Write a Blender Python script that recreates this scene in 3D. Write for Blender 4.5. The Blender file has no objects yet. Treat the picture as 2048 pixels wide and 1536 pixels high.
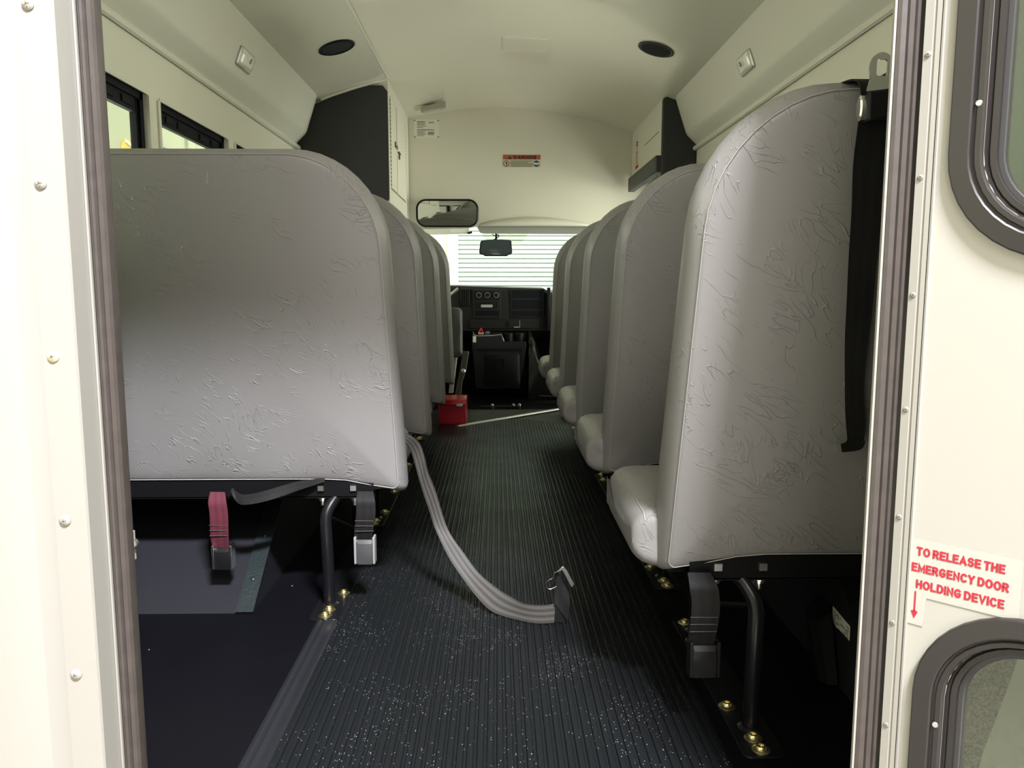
import bpy, bmesh, math, random
from math import sin, cos, pi, radians, sqrt, atan, hypot
from mathutils import Vector as V, Matrix

# ------------------------------------------------------------------ camera, world, lights, exposure
S = bpy.context.scene
COL = S.collection
S.view_settings.view_transform = 'Standard'
S.view_settings.look = 'None'
S.view_settings.gamma = 1.0
S.view_settings.use_curve_mapping = False
S.view_settings.exposure = 0.7

F_PX, H = 1550.0, 0.72
th = atan(190 / F_PX)
psi = atan(29 / hypot(F_PX, 190))
fw = V((sin(psi) * cos(th), cos(psi) * cos(th), -sin(th)))
rt = V((cos(psi), -sin(psi), 0))
up = rt.cross(fw)
cd = bpy.data.cameras.new('camera')
cd.sensor_fit = 'HORIZONTAL'
cd.sensor_width = 36
cd.lens = 36 * F_PX / 2048
cd.clip_start = 0.02
cam = bpy.data.objects.new('camera', cd)
COL.objects.link(cam)
M4 = Matrix((rt, up, -fw)).transposed().to_4x4()
M4.translation = V((0, 0, H))
cam.matrix_world = M4
S.camera = cam

w = bpy.data.worlds.new('garage_air')
S.world = w
w.use_nodes = True
w.node_tree.nodes['Background'].inputs[0].default_value = (1.0, 0.96, 0.84, 1)
w.node_tree.nodes['Background'].inputs[1].default_value = 0.42


def area(name, loc, aim, sx, sy, energy, color):
    ld = bpy.data.lights.new(name, 'AREA')
    ld.shape = 'RECTANGLE'
    ld.size, ld.size_y = sx, sy
    ld.energy = energy
    ld.color = color
    o = bpy.data.objects.new(name, ld)
    COL.objects.link(o)
    o.location = loc
    o.rotation_euler = (V(aim) - V(loc)).to_track_quat('-Z', 'Y').to_euler()
    return o


area('shop_lamp_over_tail', (1.05, -1.4, 4.2), (-0.35, 1.6, 0.4), 0.8, 0.3, 560, (0.95, 0.97, 1.06))
area('fill_rear', (0.4, -3.6, 3.9), (-0.2, 0.9, 0.7), 3.0, 1.2, 118, (1.0, 0.94, 0.91))  # broad fill light added behind the doorway
area('fill_rear_low', (0.3, -2.4, -0.55), (0.0, 2.6, 1.8), 2.0, 0.8, 17, (1.0, 0.95, 0.86))  # added near the ground, throws light up through the doorway onto the ceiling
area('shop_lamp_left', (-2.0, 3.0, 4.0), (-3.2, 3.2, 1.5), 0.8, 5.0, 50, (1.0, 0.98, 0.80))
area('fill_left_low', (-2.3, 2.6, -0.45), (-0.2, 2.6, 1.6), 4.2, 1.2, 74, (1.0, 0.955, 0.87))  # added low on the left to light the ceiling through the windows
area('fill_left', (-2.7, 2.6, 1.0), (0.0, 2.6, 1.25), 3.6, 1.6, 72, (1.0, 0.955, 0.87))  # added outside the left windows to brighten the cabin
area('fill_right_low', (2.6, 2.8, -0.45), (0.2, 2.8, 1.6), 4.6, 1.2, 90, (1.0, 0.955, 0.87))  # added low on the right, upward fill like the left one
area('fill_right', (3.2, 2.8, 1.0), (0.0, 2.8, 1.25), 4.4, 1.6, 95, (1.0, 0.955, 0.87))  # added at right window height, sideways fill for the cabin
area('fill_entrance', (2.3, 4.6, 0.9), (0.0, 4.3, 0.0), 0.8, 0.8, 34, (1.0, 0.98, 0.92))  # added beyond the entrance to brighten the end of the mat
area('shop_lamp_front', (0.3, 8.6, 4.2), (0.2, 11.0, 1.0), 4.0, 0.8, 165, (0.98, 1.0, 0.88))

# ------------------------------------------------------------------ materials
MATS = {}


def mat(name, col, rough=0.5, metal=0.0, spec=0.5, coat=0.0, noise=None, bump=None, coord='Object'):
    m = bpy.data.materials.new(name)
    m.use_nodes = True
    nt = m.node_tree
    b = nt.nodes['Principled BSDF']
    b.inputs['Base Color'].default_value = (*col, 1)
    b.inputs['Roughness'].default_value = rough
    b.inputs['Metallic'].default_value = metal
    b.inputs['Specular IOR Level'].default_value = spec
    b.inputs['Coat Weight'].default_value = coat
    b.inputs['Coat Roughness'].default_value = 0.08
    tc = nt.nodes.new('ShaderNodeTexCoord')
    if noise:                                   # (scale, amount): gentle mottling of the paint itself
        n = nt.nodes.new('ShaderNodeTexNoise')
        n.inputs['Scale'].default_value = noise[0]
        n.inputs['Detail'].default_value = 4
        nt.links.new(tc.outputs[coord], n.inputs['Vector'])
        r = nt.nodes.new('ShaderNodeValToRGB')
        a = noise[1]
        r.color_ramp.elements[0].position = 0.3
        r.color_ramp.elements[1].position = 0.7
        r.color_ramp.elements[0].color = (*[max(0, c * (1 - a)) for c in col], 1)
        r.color_ramp.elements[1].color = (*[min(1, c * (1 + a)) for c in col], 1)
        nt.links.new(n.outputs['Fac'], r.inputs['Fac'])
        nt.links.new(r.outputs['Color'], b.inputs['Base Color'])
    if bump:                                    # (scale, strength, distance)
        n = nt.nodes.new('ShaderNodeTexNoise')
        n.inputs['Scale'].default_value = bump[0]
        n.inputs['Detail'].default_value = 5
        nt.links.new(tc.outputs[coord], n.inputs['Vector'])
        bp = nt.nodes.new('ShaderNodeBump')
        bp.inputs['Strength'].default_value = bump[1]
        bp.inputs['Distance'].default_value = bump[2]
        nt.links.new(n.outputs['Fac'], bp.inputs['Height'])
        nt.links.new(bp.outputs['Normal'], b.inputs['Normal'])
    MATS[name] = m
    return m


def vinyl_mat(name, col, rough):
    """grey upholstery vinyl with short crossing leather creases"""
    m = mat(name, col, rough, 0, 0.45)
    nt = m.node_tree
    L = nt.links.new
    b = nt.nodes['Principled BSDF']
    tc = nt.nodes.new('ShaderNodeTexCoord')
    wn = nt.nodes.new('ShaderNodeTexNoise')
    wn.inputs['Scale'].default_value = 9
    wn.inputs['Detail'].default_value = 3
    L(tc.outputs['Object'], wn.inputs['Vector'])
    warp = nt.nodes.new('ShaderNodeVectorMath')
    warp.operation = 'MULTIPLY_ADD'
    L(wn.outputs['Color'], warp.inputs[0])
    warp.inputs[1].default_value = (0.03, 0.03, 0.03)
    L(tc.outputs['Object'], warp.inputs[2])
    heights = []
    for k, (rot, st, sc, eps, gs, gate) in enumerate(((0.80, (1, 1, 0.20), 62, 0.020, 11, 0.53), (1.25, (1, 1, 0.16), 90, 0.024, 13, 0.54), (0.30, (1, 1, 0.22), 76, 0.020, 12, 0.56))):
        mp = nt.nodes.new('ShaderNodeMapping')
        mp.vector_type = 'POINT'
        mp.inputs['Rotation'].default_value = (0, rot, 0)
        L(warp.outputs[0], mp.inputs['Vector'])
        ms = nt.nodes.new('ShaderNodeVectorMath')
        ms.operation = 'MULTIPLY'
        L(mp.outputs[0], ms.inputs[0])
        ms.inputs[1].default_value = st
        v = nt.nodes.new('ShaderNodeTexNoise')
        v.inputs['Scale'].default_value = sc
        v.inputs['Detail'].default_value = 1
        L(ms.outputs[0], v.inputs['Vector'])
        sb = nt.nodes.new('ShaderNodeMath')
        sb.operation = 'SUBTRACT'
        L(v.outputs['Fac'], sb.inputs[0])
        sb.inputs[1].default_value = 0.5
        ab = nt.nodes.new('ShaderNodeMath')
        ab.operation = 'ABSOLUTE'
        L(sb.outputs[0], ab.inputs[0])
        mr = nt.nodes.new('ShaderNodeMapRange')
        mr.interpolation_type = 'SMOOTHSTEP'
        mr.inputs['From Min'].default_value = 0.0
        mr.inputs['From Max'].default_value = eps
        mr.inputs['To Min'].default_value = 1.0
        mr.inputs['To Max'].default_value = 0.0
        L(ab.outputs[0], mr.inputs['Value'])
        g = nt.nodes.new('ShaderNodeTexNoise')
        g.inputs['Scale'].default_value = gs
        g.inputs['Detail'].default_value = 3
        L(tc.outputs['Object'], g.inputs['Vector'])
        gr = nt.nodes.new('ShaderNodeMapRange')
        gr.interpolation_type = 'SMOOTHSTEP'
        gr.inputs['From Min'].default_value = gate
        gr.inputs['From Max'].default_value = gate + 0.12
        L(g.outputs['Fac'], gr.inputs['Value'])
        mu = nt.nodes.new('ShaderNodeMath')
        mu.operation = 'MULTIPLY'
        L(mr.outputs[0], mu.inputs[0])
        L(gr.outputs[0], mu.inputs[1])
        heights.append(mu)
    a1 = nt.nodes.new('ShaderNodeMath')
    L(heights[0].outputs[0], a1.inputs[0])
    L(heights[1].outputs[0], a1.inputs[1])
    a2 = nt.nodes.new('ShaderNodeMath')
    L(a1.outputs[0], a2.inputs[0])
    L(heights[2].outputs[0], a2.inputs[1])
    fine = nt.nodes.new('ShaderNodeTexNoise')
    fine.inputs['Scale'].default_value = 160
    L(tc.outputs['Object'], fine.inputs['Vector'])
    a3 = nt.nodes.new('ShaderNodeMath')
    a3.operation = 'MULTIPLY_ADD'
    L(fine.outputs['Fac'], a3.inputs[0])
    a3.inputs[1].default_value = 0.12
    L(a2.outputs[0], a3.inputs[2])
    bp = nt.nodes.new('ShaderNodeBump')
    bp.inputs['Strength'].default_value = 0.7
    bp.inputs['Distance'].default_value = 0.0015
    L(a3.outputs[0], bp.inputs['Height'])
    L(bp.outputs['Normal'], b.inputs['Normal'])
    return m


def specked_mat(name, col, rough, dot, density, scale, bump=0.0):
    """dark rubber or floor covering with pale specks for dust and painted glints"""
    m = mat(name, col, rough, 0, 0.12)
    nt = m.node_tree
    L = nt.links.new
    b = nt.nodes['Principled BSDF']
    tc = nt.nodes.new('ShaderNodeTexCoord')
    v = nt.nodes.new('ShaderNodeTexVoronoi')
    v.inputs['Scale'].default_value = scale
    L(tc.outputs['Object'], v.inputs['Vector'])
    sep = nt.nodes.new('ShaderNodeSeparateColor')
    L(v.outputs['Color'], sep.inputs[0])
    small = nt.nodes.new('ShaderNodeMath')
    small.operation = 'LESS_THAN'
    L(v.outputs['Distance'], small.inputs[0])
    small.inputs[1].default_value = 0.28
    cl = nt.nodes.new('ShaderNodeTexNoise')
    cl.inputs['Scale'].default_value = 7
    cl.inputs['Detail'].default_value = 4
    L(tc.outputs['Object'], cl.inputs['Vector'])
    cr = nt.nodes.new('ShaderNodeMapRange')
    cr.inputs['From Min'].default_value = 0.42
    cr.inputs['From Max'].default_value = 0.7
    cr.inputs['To Max'].default_value = density * 2.2
    L(cl.outputs['Fac'], cr.inputs['Value'])
    few = nt.nodes.new('ShaderNodeMath')
    few.operation = 'LESS_THAN'
    L(sep.outputs[0], few.inputs[0])
    L(cr.outputs[0], few.inputs[1])
    mu = nt.nodes.new('ShaderNodeMath')
    mu.operation = 'MULTIPLY'
    L(small.outputs[0], mu.inputs[0])
    L(few.outputs[0], mu.inputs[1])
    mx = nt.nodes.new('ShaderNodeMix')
    mx.data_type = 'RGBA'
    L(mu.outputs[0], mx.inputs[0])
    mx.inputs[6].default_value = (*col, 1)
    mx.inputs[7].default_value = (*dot, 1)
    L(mx.outputs[2], b.inputs['Base Color'])
    n = nt.nodes.new('ShaderNodeTexNoise')
    n.inputs['Scale'].default_value = 6
    n.inputs['Detail'].default_value = 6
    L(tc.outputs['Object'], n.inputs['Vector'])
    mr = nt.nodes.new('ShaderNodeMapRange')
    mr.inputs['To Min'].default_value = rough - 0.1
    mr.inputs['To Max'].default_value = rough + 0.12
    L(n.outputs['Fac'], mr.inputs['Value'])
    L(mr.outputs[0], b.inputs['Roughness'])
    if bump:
        n2 = nt.nodes.new('ShaderNodeTexNoise')
        n2.inputs['Scale'].default_value = 220
        L(tc.outputs['Object'], n2.inputs['Vector'])
        bp = nt.nodes.new('ShaderNodeBump')
        bp.inputs['Strength'].default_value = bump
        bp.inputs['Distance'].default_value = 0.001
        L(n2.outputs['Fac'], bp.inputs['Height'])
        L(bp.outputs['Normal'], b.inputs['Normal'])
    return m


def web_mat(name, col, rough=0.6, stripes=1.0, lo=0.85, hi=1.08):
    m = mat(name, col, rough, 0, 0.15)
    nt = m.node_tree
    L = nt.links.new
    b = nt.nodes['Principled BSDF']
    tc = nt.nodes.new('ShaderNodeTexCoord')
    wv = nt.nodes.new('ShaderNodeTexWave')
    wv.bands_direction = 'X'
    wv.inputs['Scale'].default_value = stripes
    L(tc.outputs['UV'], wv.inputs['Vector'])
    r = nt.nodes.new('ShaderNodeValToRGB')
    r.color_ramp.elements[0].color = (*[c * lo for c in col], 1)
    r.color_ramp.elements[1].color = (*[c * hi for c in col], 1)
    L(wv.outputs['Fac'], r.inputs['Fac'])
    n = nt.nodes.new('ShaderNodeTexNoise')
    n.inputs['Scale'].default_value = 500
    L(tc.outputs['Object'], n.inputs['Vector'])
    bp = nt.nodes.new('ShaderNodeBump')
    bp.inputs['Strength'].default_value = 0.5
    bp.inputs['Distance'].default_value = 0.0008
    L(n.outputs['Fac'], bp.inputs['Height'])
    L(bp.outputs['Normal'], b.inputs['Normal'])
    L(r.outputs['Color'], b.inputs['Base Color'])
    return m


def glass_mat(name, tint=(0.95, 1, 0.97), refl=1.0):
    m = bpy.data.materials.new(name)
    m.use_nodes = True
    nt = m.node_tree
    for n in list(nt.nodes):
        nt.nodes.remove(n)
    out = nt.nodes.new('ShaderNodeOutputMaterial')
    tr = nt.nodes.new('ShaderNodeBsdfTransparent')
    tr.inputs[0].default_value = (*tint, 1)
    gl = nt.nodes.new('ShaderNodeBsdfGlossy')
    gl.inputs['Roughness'].default_value = 0.02
    lw = nt.nodes.new('ShaderNodeLayerWeight')
    lw.inputs[0].default_value = 0.5
    pw = nt.nodes.new('ShaderNodeMath')
    pw.operation = 'POWER'
    nt.links.new(lw.outputs['Facing'], pw.inputs[0])
    pw.inputs[1].default_value = 5.0
    fr = nt.nodes.new('ShaderNodeMath')
    fr.operation = 'MULTIPLY_ADD'
    nt.links.new(pw.outputs[0], fr.inputs[0])
    fr.inputs[1].default_value = 0.7
    fr.inputs[2].default_value = 0.035 * refl
    mx = nt.nodes.new('ShaderNodeMixShader')
    nt.links.new(fr.outputs[0], mx.inputs[0])
    nt.links.new(tr.outputs[0], mx.inputs[1])
    nt.links.new(gl.outputs[0], mx.inputs[2])
    nt.links.new(mx.outputs[0], out.inputs[0])
    MATS[name] = m
    return m


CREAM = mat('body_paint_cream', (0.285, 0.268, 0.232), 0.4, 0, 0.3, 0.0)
CREAM2 = mat('door_paint_cream', (0.36, 0.342, 0.296), 0.5, 0, 0.3, 0.0, bump=(3, 0.03, 0.004))
PANEL = mat('interior_panel_ivory', (0.73, 0.695, 0.585), 0.36, 0, 0.5, 0.1, noise=(2.5, 0.02), bump=(2.0, 0.12, 0.01))
CEIL = mat('ceiling_sheet_ivory', (0.73, 0.695, 0.585), 0.22, 0, 0.5, 0.5, bump=(1.6, 0.10, 0.012))
COVE = mat('cove_paint_grey_ivory', (0.70, 0.67, 0.575), 0.35, 0, 0.5, 0.1)
WHITE = mat('sticker_white', (0.80, 0.78, 0.70), 0.45)
VINYL = vinyl_mat('grey_bench_vinyl', (0.235, 0.225, 0.215), 0.42)
THREAD = mat('pale_thread', (0.34, 0.325, 0.30), 0.7)
STEEL_BLACK = mat('black_enamel_steel', (0.006, 0.006, 0.007), 0.3, 0, 0.35)
RAILM = mat('matt_black_rail', (0.003, 0.003, 0.0035), 0.6, 0, 0.15)
ZINC = mat('zinc_plated', (0.72, 0.72, 0.70), 0.3, 1.0)
BRASS = mat('yellow_zinc', (0.80, 0.70, 0.38), 0.32, 1.0)
CHROME = mat('bright_steel', (0.80, 0.79, 0.75), 0.22, 1.0)
ALU = mat('brushed_aluminium', (0.72, 0.73, 0.71), 0.34, 1.0)
MATRUB = specked_mat('ribbed_rubber', (0.008, 0.009, 0.0095), 0.34, (0.24, 0.235, 0.225), 0.10, 330, 0.25)  # pale specks: dust, brightened to paint in the highlights on the ribs
FLOORM = specked_mat('smooth_black_floor', (0.0035, 0.0035, 0.0048), 0.40, (0.25, 0.25, 0.24), 0.002, 130, 0.05)
HOUSING = mat('black_coated_housing', (0.013, 0.013, 0.016), 0.4, 0, 0.3, bump=(60, 0.1, 0.001))
STRIPM = mat('grey_green_edge_strip', (0.013, 0.018, 0.018), 0.3, bump=(180, 0.6, 0.002))
RUBBER = mat('weathered_seal_rubber', (0.050, 0.040, 0.0335), 0.5, bump=(40, 0.25, 0.002), noise=(60, 0.12))
RUBDARK = mat('dark_seal_rubber', (0.03, 0.028, 0.028), 0.5)
CHAR = mat('charcoal_carpet_panel', (0.030, 0.030, 0.029), 0.8, bump=(400, 0.3, 0.001))
CHAR2 = mat('charcoal_pad', (0.055, 0.056, 0.054), 0.55, bump=(200, 0.2, 0.001))
BLACKP = mat('black_plastic', (0.006, 0.006, 0.0065), 0.4, 0, 0.25)
DASHM = mat('dash_plastic', (0.013, 0.011, 0.011), 0.55, 0, 0.25, bump=(300, 0.2, 0.0006))
DASHG = mat('gloss_console_plastic', (0.006, 0.006, 0.0065), 0.25, 0, 0.4)
WFRAME = mat('black_window_frame', (0.005, 0.005, 0.008), 0.5, 0, 0.15)
DFRAME = mat('bronze_window_moulding', (0.020, 0.016, 0.0145), 0.38, bump=(50, 0.08, 0.001))
RED = mat('red_painted_steel', (0.58, 0.008, 0.026), 0.25, 0, 0.5, 0.3)
REDINK = mat('red_lettering', (0.36, 0.010, 0.024), 0.6)
ORANGE = mat('warning_orange', (0.42, 0.10, 0.035), 0.5)
INK = mat('black_ink', (0.02, 0.012, 0.01), 0.6)
GREYINK = mat('grey_ink', (0.20, 0.19, 0.13), 0.6)
BLUEINK = mat('blue_ink', (0.03, 0.07, 0.16), 0.5)
WEB_GREY = web_mat('grey_webbing', (0.062, 0.058, 0.051), 0.55, 1.0, 0.6, 1.25)
WEB_BLACK = web_mat('black_webbing', (0.009, 0.0088, 0.0085), 0.6, 0.8)
WEB_DARK = web_mat('charcoal_webbing', (0.011, 0.0105, 0.010), 0.5, 0.8)
WEB_MAROON = web_mat('maroon_webbing', (0.085, 0.019, 0.028), 0.6, 0.8)
BUCKGREY = mat('grey_buckle_plastic', (0.042, 0.042, 0.043), 0.35)
GLASS = glass_mat('clear_glass')
TINT = glass_mat('tinted_glass', (0.80, 0.84, 0.78), 1.6)
LENS = mat('clear_lens', (0.78, 0.76, 0.66), 0.12, 0, 0.6, 0.6)
MIRROR = mat('mirror_silver', (0.60, 0.60, 0.56), 0.02, 1.0)
MIRDARK = mat('tinted_mirror', (0.045, 0.055, 0.06), 0.06, 0.0, 0.5)
SILVERP = mat('silver_plastic', (0.50, 0.50, 0.48), 0.3, 0.6)
DISPLAY = mat('grey_display', (0.12, 0.13, 0.12), 0.3)
ARMG = mat('driver_seat_cloth', (0.055, 0.055, 0.050), 0.6)
GWALL = mat('garage_wall_paint', (0.55, 0.56, 0.40), 0.7, noise=(0.7, 0.03))
GWALL2 = mat('garage_wall_cream', (0.80, 0.79, 0.62), 0.7, noise=(0.7, 0.03))
GFLOOR = mat('garage_concrete', (0.26, 0.245, 0.22), 0.6, noise=(40, 0.35))
SLAT = mat('roller_door_slat', (0.58, 0.66, 0.59), 0.45)
SLATGAP = mat('roller_door_joint', (0.20, 0.24, 0.23), 0.6)
YELLOW = mat('yellow_board', (0.75, 0.55, 0.10), 0.5)
BLUE = mat('blue_board', (0.10, 0.17, 0.50), 0.5)

# ------------------------------------------------------------------ mesh helpers


class MB:
    def __init__(self):
        self.bm = bmesh.new()

    def v(self, p):
        return self.bm.verts.new(p)

    def face(self, vs):
        try:
            return self.bm.faces.new(vs)
        except ValueError:
            return None

    def poly(self, pts):
        return self.face([self.v(p) for p in pts])

    def hexa(self, b, t):
        b = [self.v(p) for p in b]
        t = [self.v(p) for p in t]
        self.face(b[::-1])
        self.face(t)
        n = len(b)
        for i in range(n):
            self.face([b[i], b[(i + 1) % n], t[(i + 1) % n], t[i]])
        return self

    def box(self, x0, x1, y0, y1, z0, z1):
        return self.hexa([(x0, y0, z0), (x1, y0, z0), (x1, y1, z0), (x0, y1, z0)], [(x0, y0, z1), (x1, y0, z1), (x1, y1, z1), (x0, y1, z1)])

    def prism(self, pts, vec):
        vec = V(vec)
        return self.hexa([V(p) for p in pts], [V(p) + vec for p in pts])

    def loft(self, loops, closed=True, cap0=False, cap1=False):
        rows = [[self.v(p) for p in l] for l in loops]
        n = len(rows[0])
        for a, b in zip(rows, rows[1:]):
            for i in range(n if closed else n - 1):
                self.face([a[i], a[(i + 1) % n], b[(i + 1) % n], b[i]])
        if cap0:
            self.face(rows[0][::-1])
        if cap1:
            self.face(rows[-1])
        return rows

    def tube(self, path, r, seg=10, cap=True):
        path = [V(p) for p in path]
        loops = []
        prev = None
        for i, p in enumerate(path):
            d = (path[min(i + 1, len(path) - 1)] - path[max(i - 1, 0)]).normalized()
            if prev is None:
                a = V((0, 0, 1)) if abs(d.z) < 0.9 else V((1, 0, 0))
                u = d.cross(a).normalized()
            else:
                u = (prev - d * prev.dot(d)).normalized()
            prev = u
            q = d.cross(u)
            rr = r[i] if isinstance(r, (list, tuple)) else r
            loops.append([p + (u * cos(2 * pi * k / seg) + q * sin(2 * pi * k / seg)) * rr for k in range(seg)])
        self.loft(loops, True, cap, cap)
        return self

    def lathe(self, o, axis, prof, seg=20, squash=1.0):
        """prof: (radius, height) pairs along axis from o"""
        o = V(o)
        d = V(axis).normalized()
        a = V((0, 0, 1)) if abs(d.z) < 0.9 else V((1, 0, 0))
        u = d.cross(a).normalized()
        q = d.cross(u)
        loops = []
        for r, h in prof:
            loops.append([o + d * h + (u * cos(2 * pi * k / seg) + q * squash * sin(2 * pi * k / seg)) * max(r, 1e-5) for k in range(seg)])
        self.loft(loops, True, True, True)
        return self

    def ribbon(self, A, B, t=0.0014, sub=4, uv=False):
        """flat strap between two edge lines, resampled smoothly, of thickness t"""
        A = smooth_line([V(p) for p in A], sub)
        B = smooth_line([V(p) for p in B], sub)
        n = len(A)
        top, bot = [], []
        K = 4
        for i in range(n):
            d = (A[min(i + 1, n - 1)] - A[max(i - 1, 0)]) + (B[min(i + 1, n - 1)] - B[max(i - 1, 0)])
            nn = d.cross(B[i] - A[i]).normalized() * t * 0.5
            row = [A[i].lerp(B[i], k / K) for k in range(K + 1)]
            top.append([p + nn for p in row])
            bot.append([p - nn for p in row])
        loops = [tp + bt[::-1] for tp, bt in zip(top, bot)]
        uvl = self.bm.loops.layers.uv.verify()
        rows = [[self.v(p) for p in l] for l in loops]
        m = len(rows[0])
        ucoord = [k / K for k in range(K + 1)] + [1 - k / K for k in range(K + 1)]
        for j, (a, b) in enumerate(zip(rows, rows[1:])):
            for i in range(m):
                i2 = (i + 1) % m
                f = self.face([a[i], a[i2], b[i2], b[i]])
                if f:
                    for lp, uvv in zip(f.loops, ((ucoord[i], j / n), (ucoord[i2], j / n), (ucoord[i2], (j + 1) / n), (ucoord[i], (j + 1) / n))):
                        lp[uvl].uv = uvv
        self.face(rows[0][::-1])
        self.face(rows[-1])
        return self

    def build(self, name, material, parent=None, sharp=38, bevel=0, recalc=True, flat=False):
        bm = self.bm
        if recalc:
            bmesh.ops.recalc_face_normals(bm, faces=bm.faces[:])
        if parent is not None:
            off = world_loc(parent)
            for vv in bm.verts:
                vv.co -= off
        me = bpy.data.meshes.new(name)
        bm.to_mesh(me)
        bm.free()
        if not flat:
            me.polygons.foreach_set('use_smooth', [True] * len(me.polygons))
            me.set_sharp_from_angle(angle=radians(sharp))
        me.materials.append(material)
        o = bpy.data.objects.new(name, me)
        COL.objects.link(o)
        if parent is not None:
            o.parent = parent
        if bevel:
            md = o.modifiers.new('bevel', 'BEVEL')
            md.width = bevel
            md.segments = 2
            md.limit_method = 'ANGLE'
            md.angle_limit = radians(40)
        return o


def world_loc(o):
    p = V(o.location)
    while o.parent:
        o = o.parent
        p += V(o.location)
    return p


def smooth_line(P, sub):
    out = []
    n = len(P)
    for i in range(n - 1):
        p0, p1, p2, p3 = P[max(i - 1, 0)], P[i], P[i + 1], P[min(i + 2, n - 1)]
        for k in range(sub):
            t = k / sub
            out.append(0.5 * ((2 * p1) + (p2 - p0) * t + (2 * p0 - 5 * p1 + 4 * p2 - p3) * t * t + (3 * p1 - p0 - 3 * p2 + p3) * t ** 3))
    out.append(P[-1])
    return out


def thing(name, label, cat, loc=(0, 0, 0), group=None):
    o = bpy.data.objects.new(name, None)
    o.empty_display_size = 0.05
    COL.objects.link(o)
    o.location = loc
    o['label'] = label
    o['category'] = cat
    if group:
        o['group'] = group
    return o


def tag(o, label, cat, group=None):
    o['label'] = label
    o['category'] = cat
    if group:
        o['group'] = group
    return o


def struct(o, label=None):
    o['kind'] = 'structure'
    if label:
        o['label'] = label
    return o


def copy_tree(o, parent=None):
    c = o.copy()
    COL.objects.link(c)
    if parent is not None:
        c.parent = parent
    for ch in [x for x in o.children]:
        copy_tree(ch, c)
    return c


def rrect(x0, x1, z0, z1, r, n=8, m=6):
    """rounded rectangle, radii r = (bottom-left, bottom-right, top-right, top-left), counterclockwise, fixed point count"""
    if not isinstance(r, (tuple, list)):
        r = (r,) * 4
    cs = [(x0, z0, r[0], pi), (x1, z0, r[1], 1.5 * pi), (x1, z1, r[2], 0), (x0, z1, r[3], 0.5 * pi)]
    sg = [(1, 1), (-1, 1), (-1, -1), (1, -1)]
    arcs = []
    for (cx, cz, rr, a0), (sx, sz) in zip(cs, sg):
        arcs.append([(cx + sx * rr + rr * cos(a0 + 0.5 * pi * k / n), cz + sz * rr + rr * sin(a0 + 0.5 * pi * k / n)) for k in range(n + 1)])
    out = []
    for i in range(4):
        out += arcs[i]
        a, b = arcs[i][-1], arcs[(i + 1) % 4][0]
        for k in range(1, m):
            t = k / m
            out.append((a[0] + (b[0] - a[0]) * t, a[1] + (b[1] - a[1]) * t))
    return out


def _arc(cx, cy, rx, ry, a0, a1, n=10):
    return [(cx + rx * cos(radians(a0 + (a1 - a0) * k / n)), cy + ry * sin(radians(a0 + (a1 - a0) * k / n))) for k in range(n + 1)]


# block capitals as strokes in a box one unit high: letter -> (width, polylines)
GLYPH = {
    'A': (0.70, [[(0, 0), (0.35, 1), (0.70, 0)], [(0.13, 0.30), (0.57, 0.30)]]),
    'C': (0.62, [_arc(0.33, 0.5, 0.33, 0.5, 48, 312, 16)]),
    'D': (0.62, [[(0, 0), (0, 1), (0.26, 1)] + _arc(0.26, 0.5, 0.36, 0.5, 90, -90, 12) + [(0, 0)]]),
    'E': (0.52, [[(0.52, 1), (0, 1), (0, 0), (0.52, 0)], [(0, 0.52), (0.46, 0.52)]]),
    'G': (0.66, [_arc(0.34, 0.5, 0.34, 0.5, 48, 318, 16) + [(0.62, 0.45), (0.38, 0.45)]]),
    'H': (0.58, [[(0, 0), (0, 1)], [(0.58, 0), (0.58, 1)], [(0, 0.52), (0.58, 0.52)]]),
    'I': (0.0, [[(0, 0), (0, 1)]]),
    'L': (0.48, [[(0, 1), (0, 0), (0.48, 0)]]),
    'M': (0.72, [[(0, 0), (0, 1), (0.36, 0.15), (0.72, 1), (0.72, 0)]]),
    'N': (0.58, [[(0, 0), (0, 1), (0.58, 0), (0.58, 1)]]),
    'O': (0.68, [_arc(0.34, 0.5, 0.34, 0.5, 0, 360, 24)]),
    'R': (0.58, [[(0, 0), (0, 1), (0.33, 1)] + _arc(0.33, 0.75, 0.22, 0.25, 90, -90, 8) + [(0, 0.5)], [(0.28, 0.5), (0.58, 0)]]),
    'S': (0.56, [_arc(0.28, 0.75, 0.27, 0.25, 30, 270, 12)[:-1] + _arc(0.28, 0.26, 0.28, 0.26, 90, -150, 12)]),
    'T': (0.56, [[(0, 1), (0.56, 1)], [(0.28, 1), (0.28, 0)]]),
    'V': (0.64, [[(0, 1), (0.32, 0), (0.64, 1)]]),
    'W': (0.92, [[(0, 1), (0.23, 0), (0.46, 0.95), (0.69, 0), (0.92, 1)]]),
    'Y': (0.62, [[(0, 1), (0.31, 0.48), (0.62, 1)], [(0.31, 0.48), (0.31, 0)]]),
}


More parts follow.
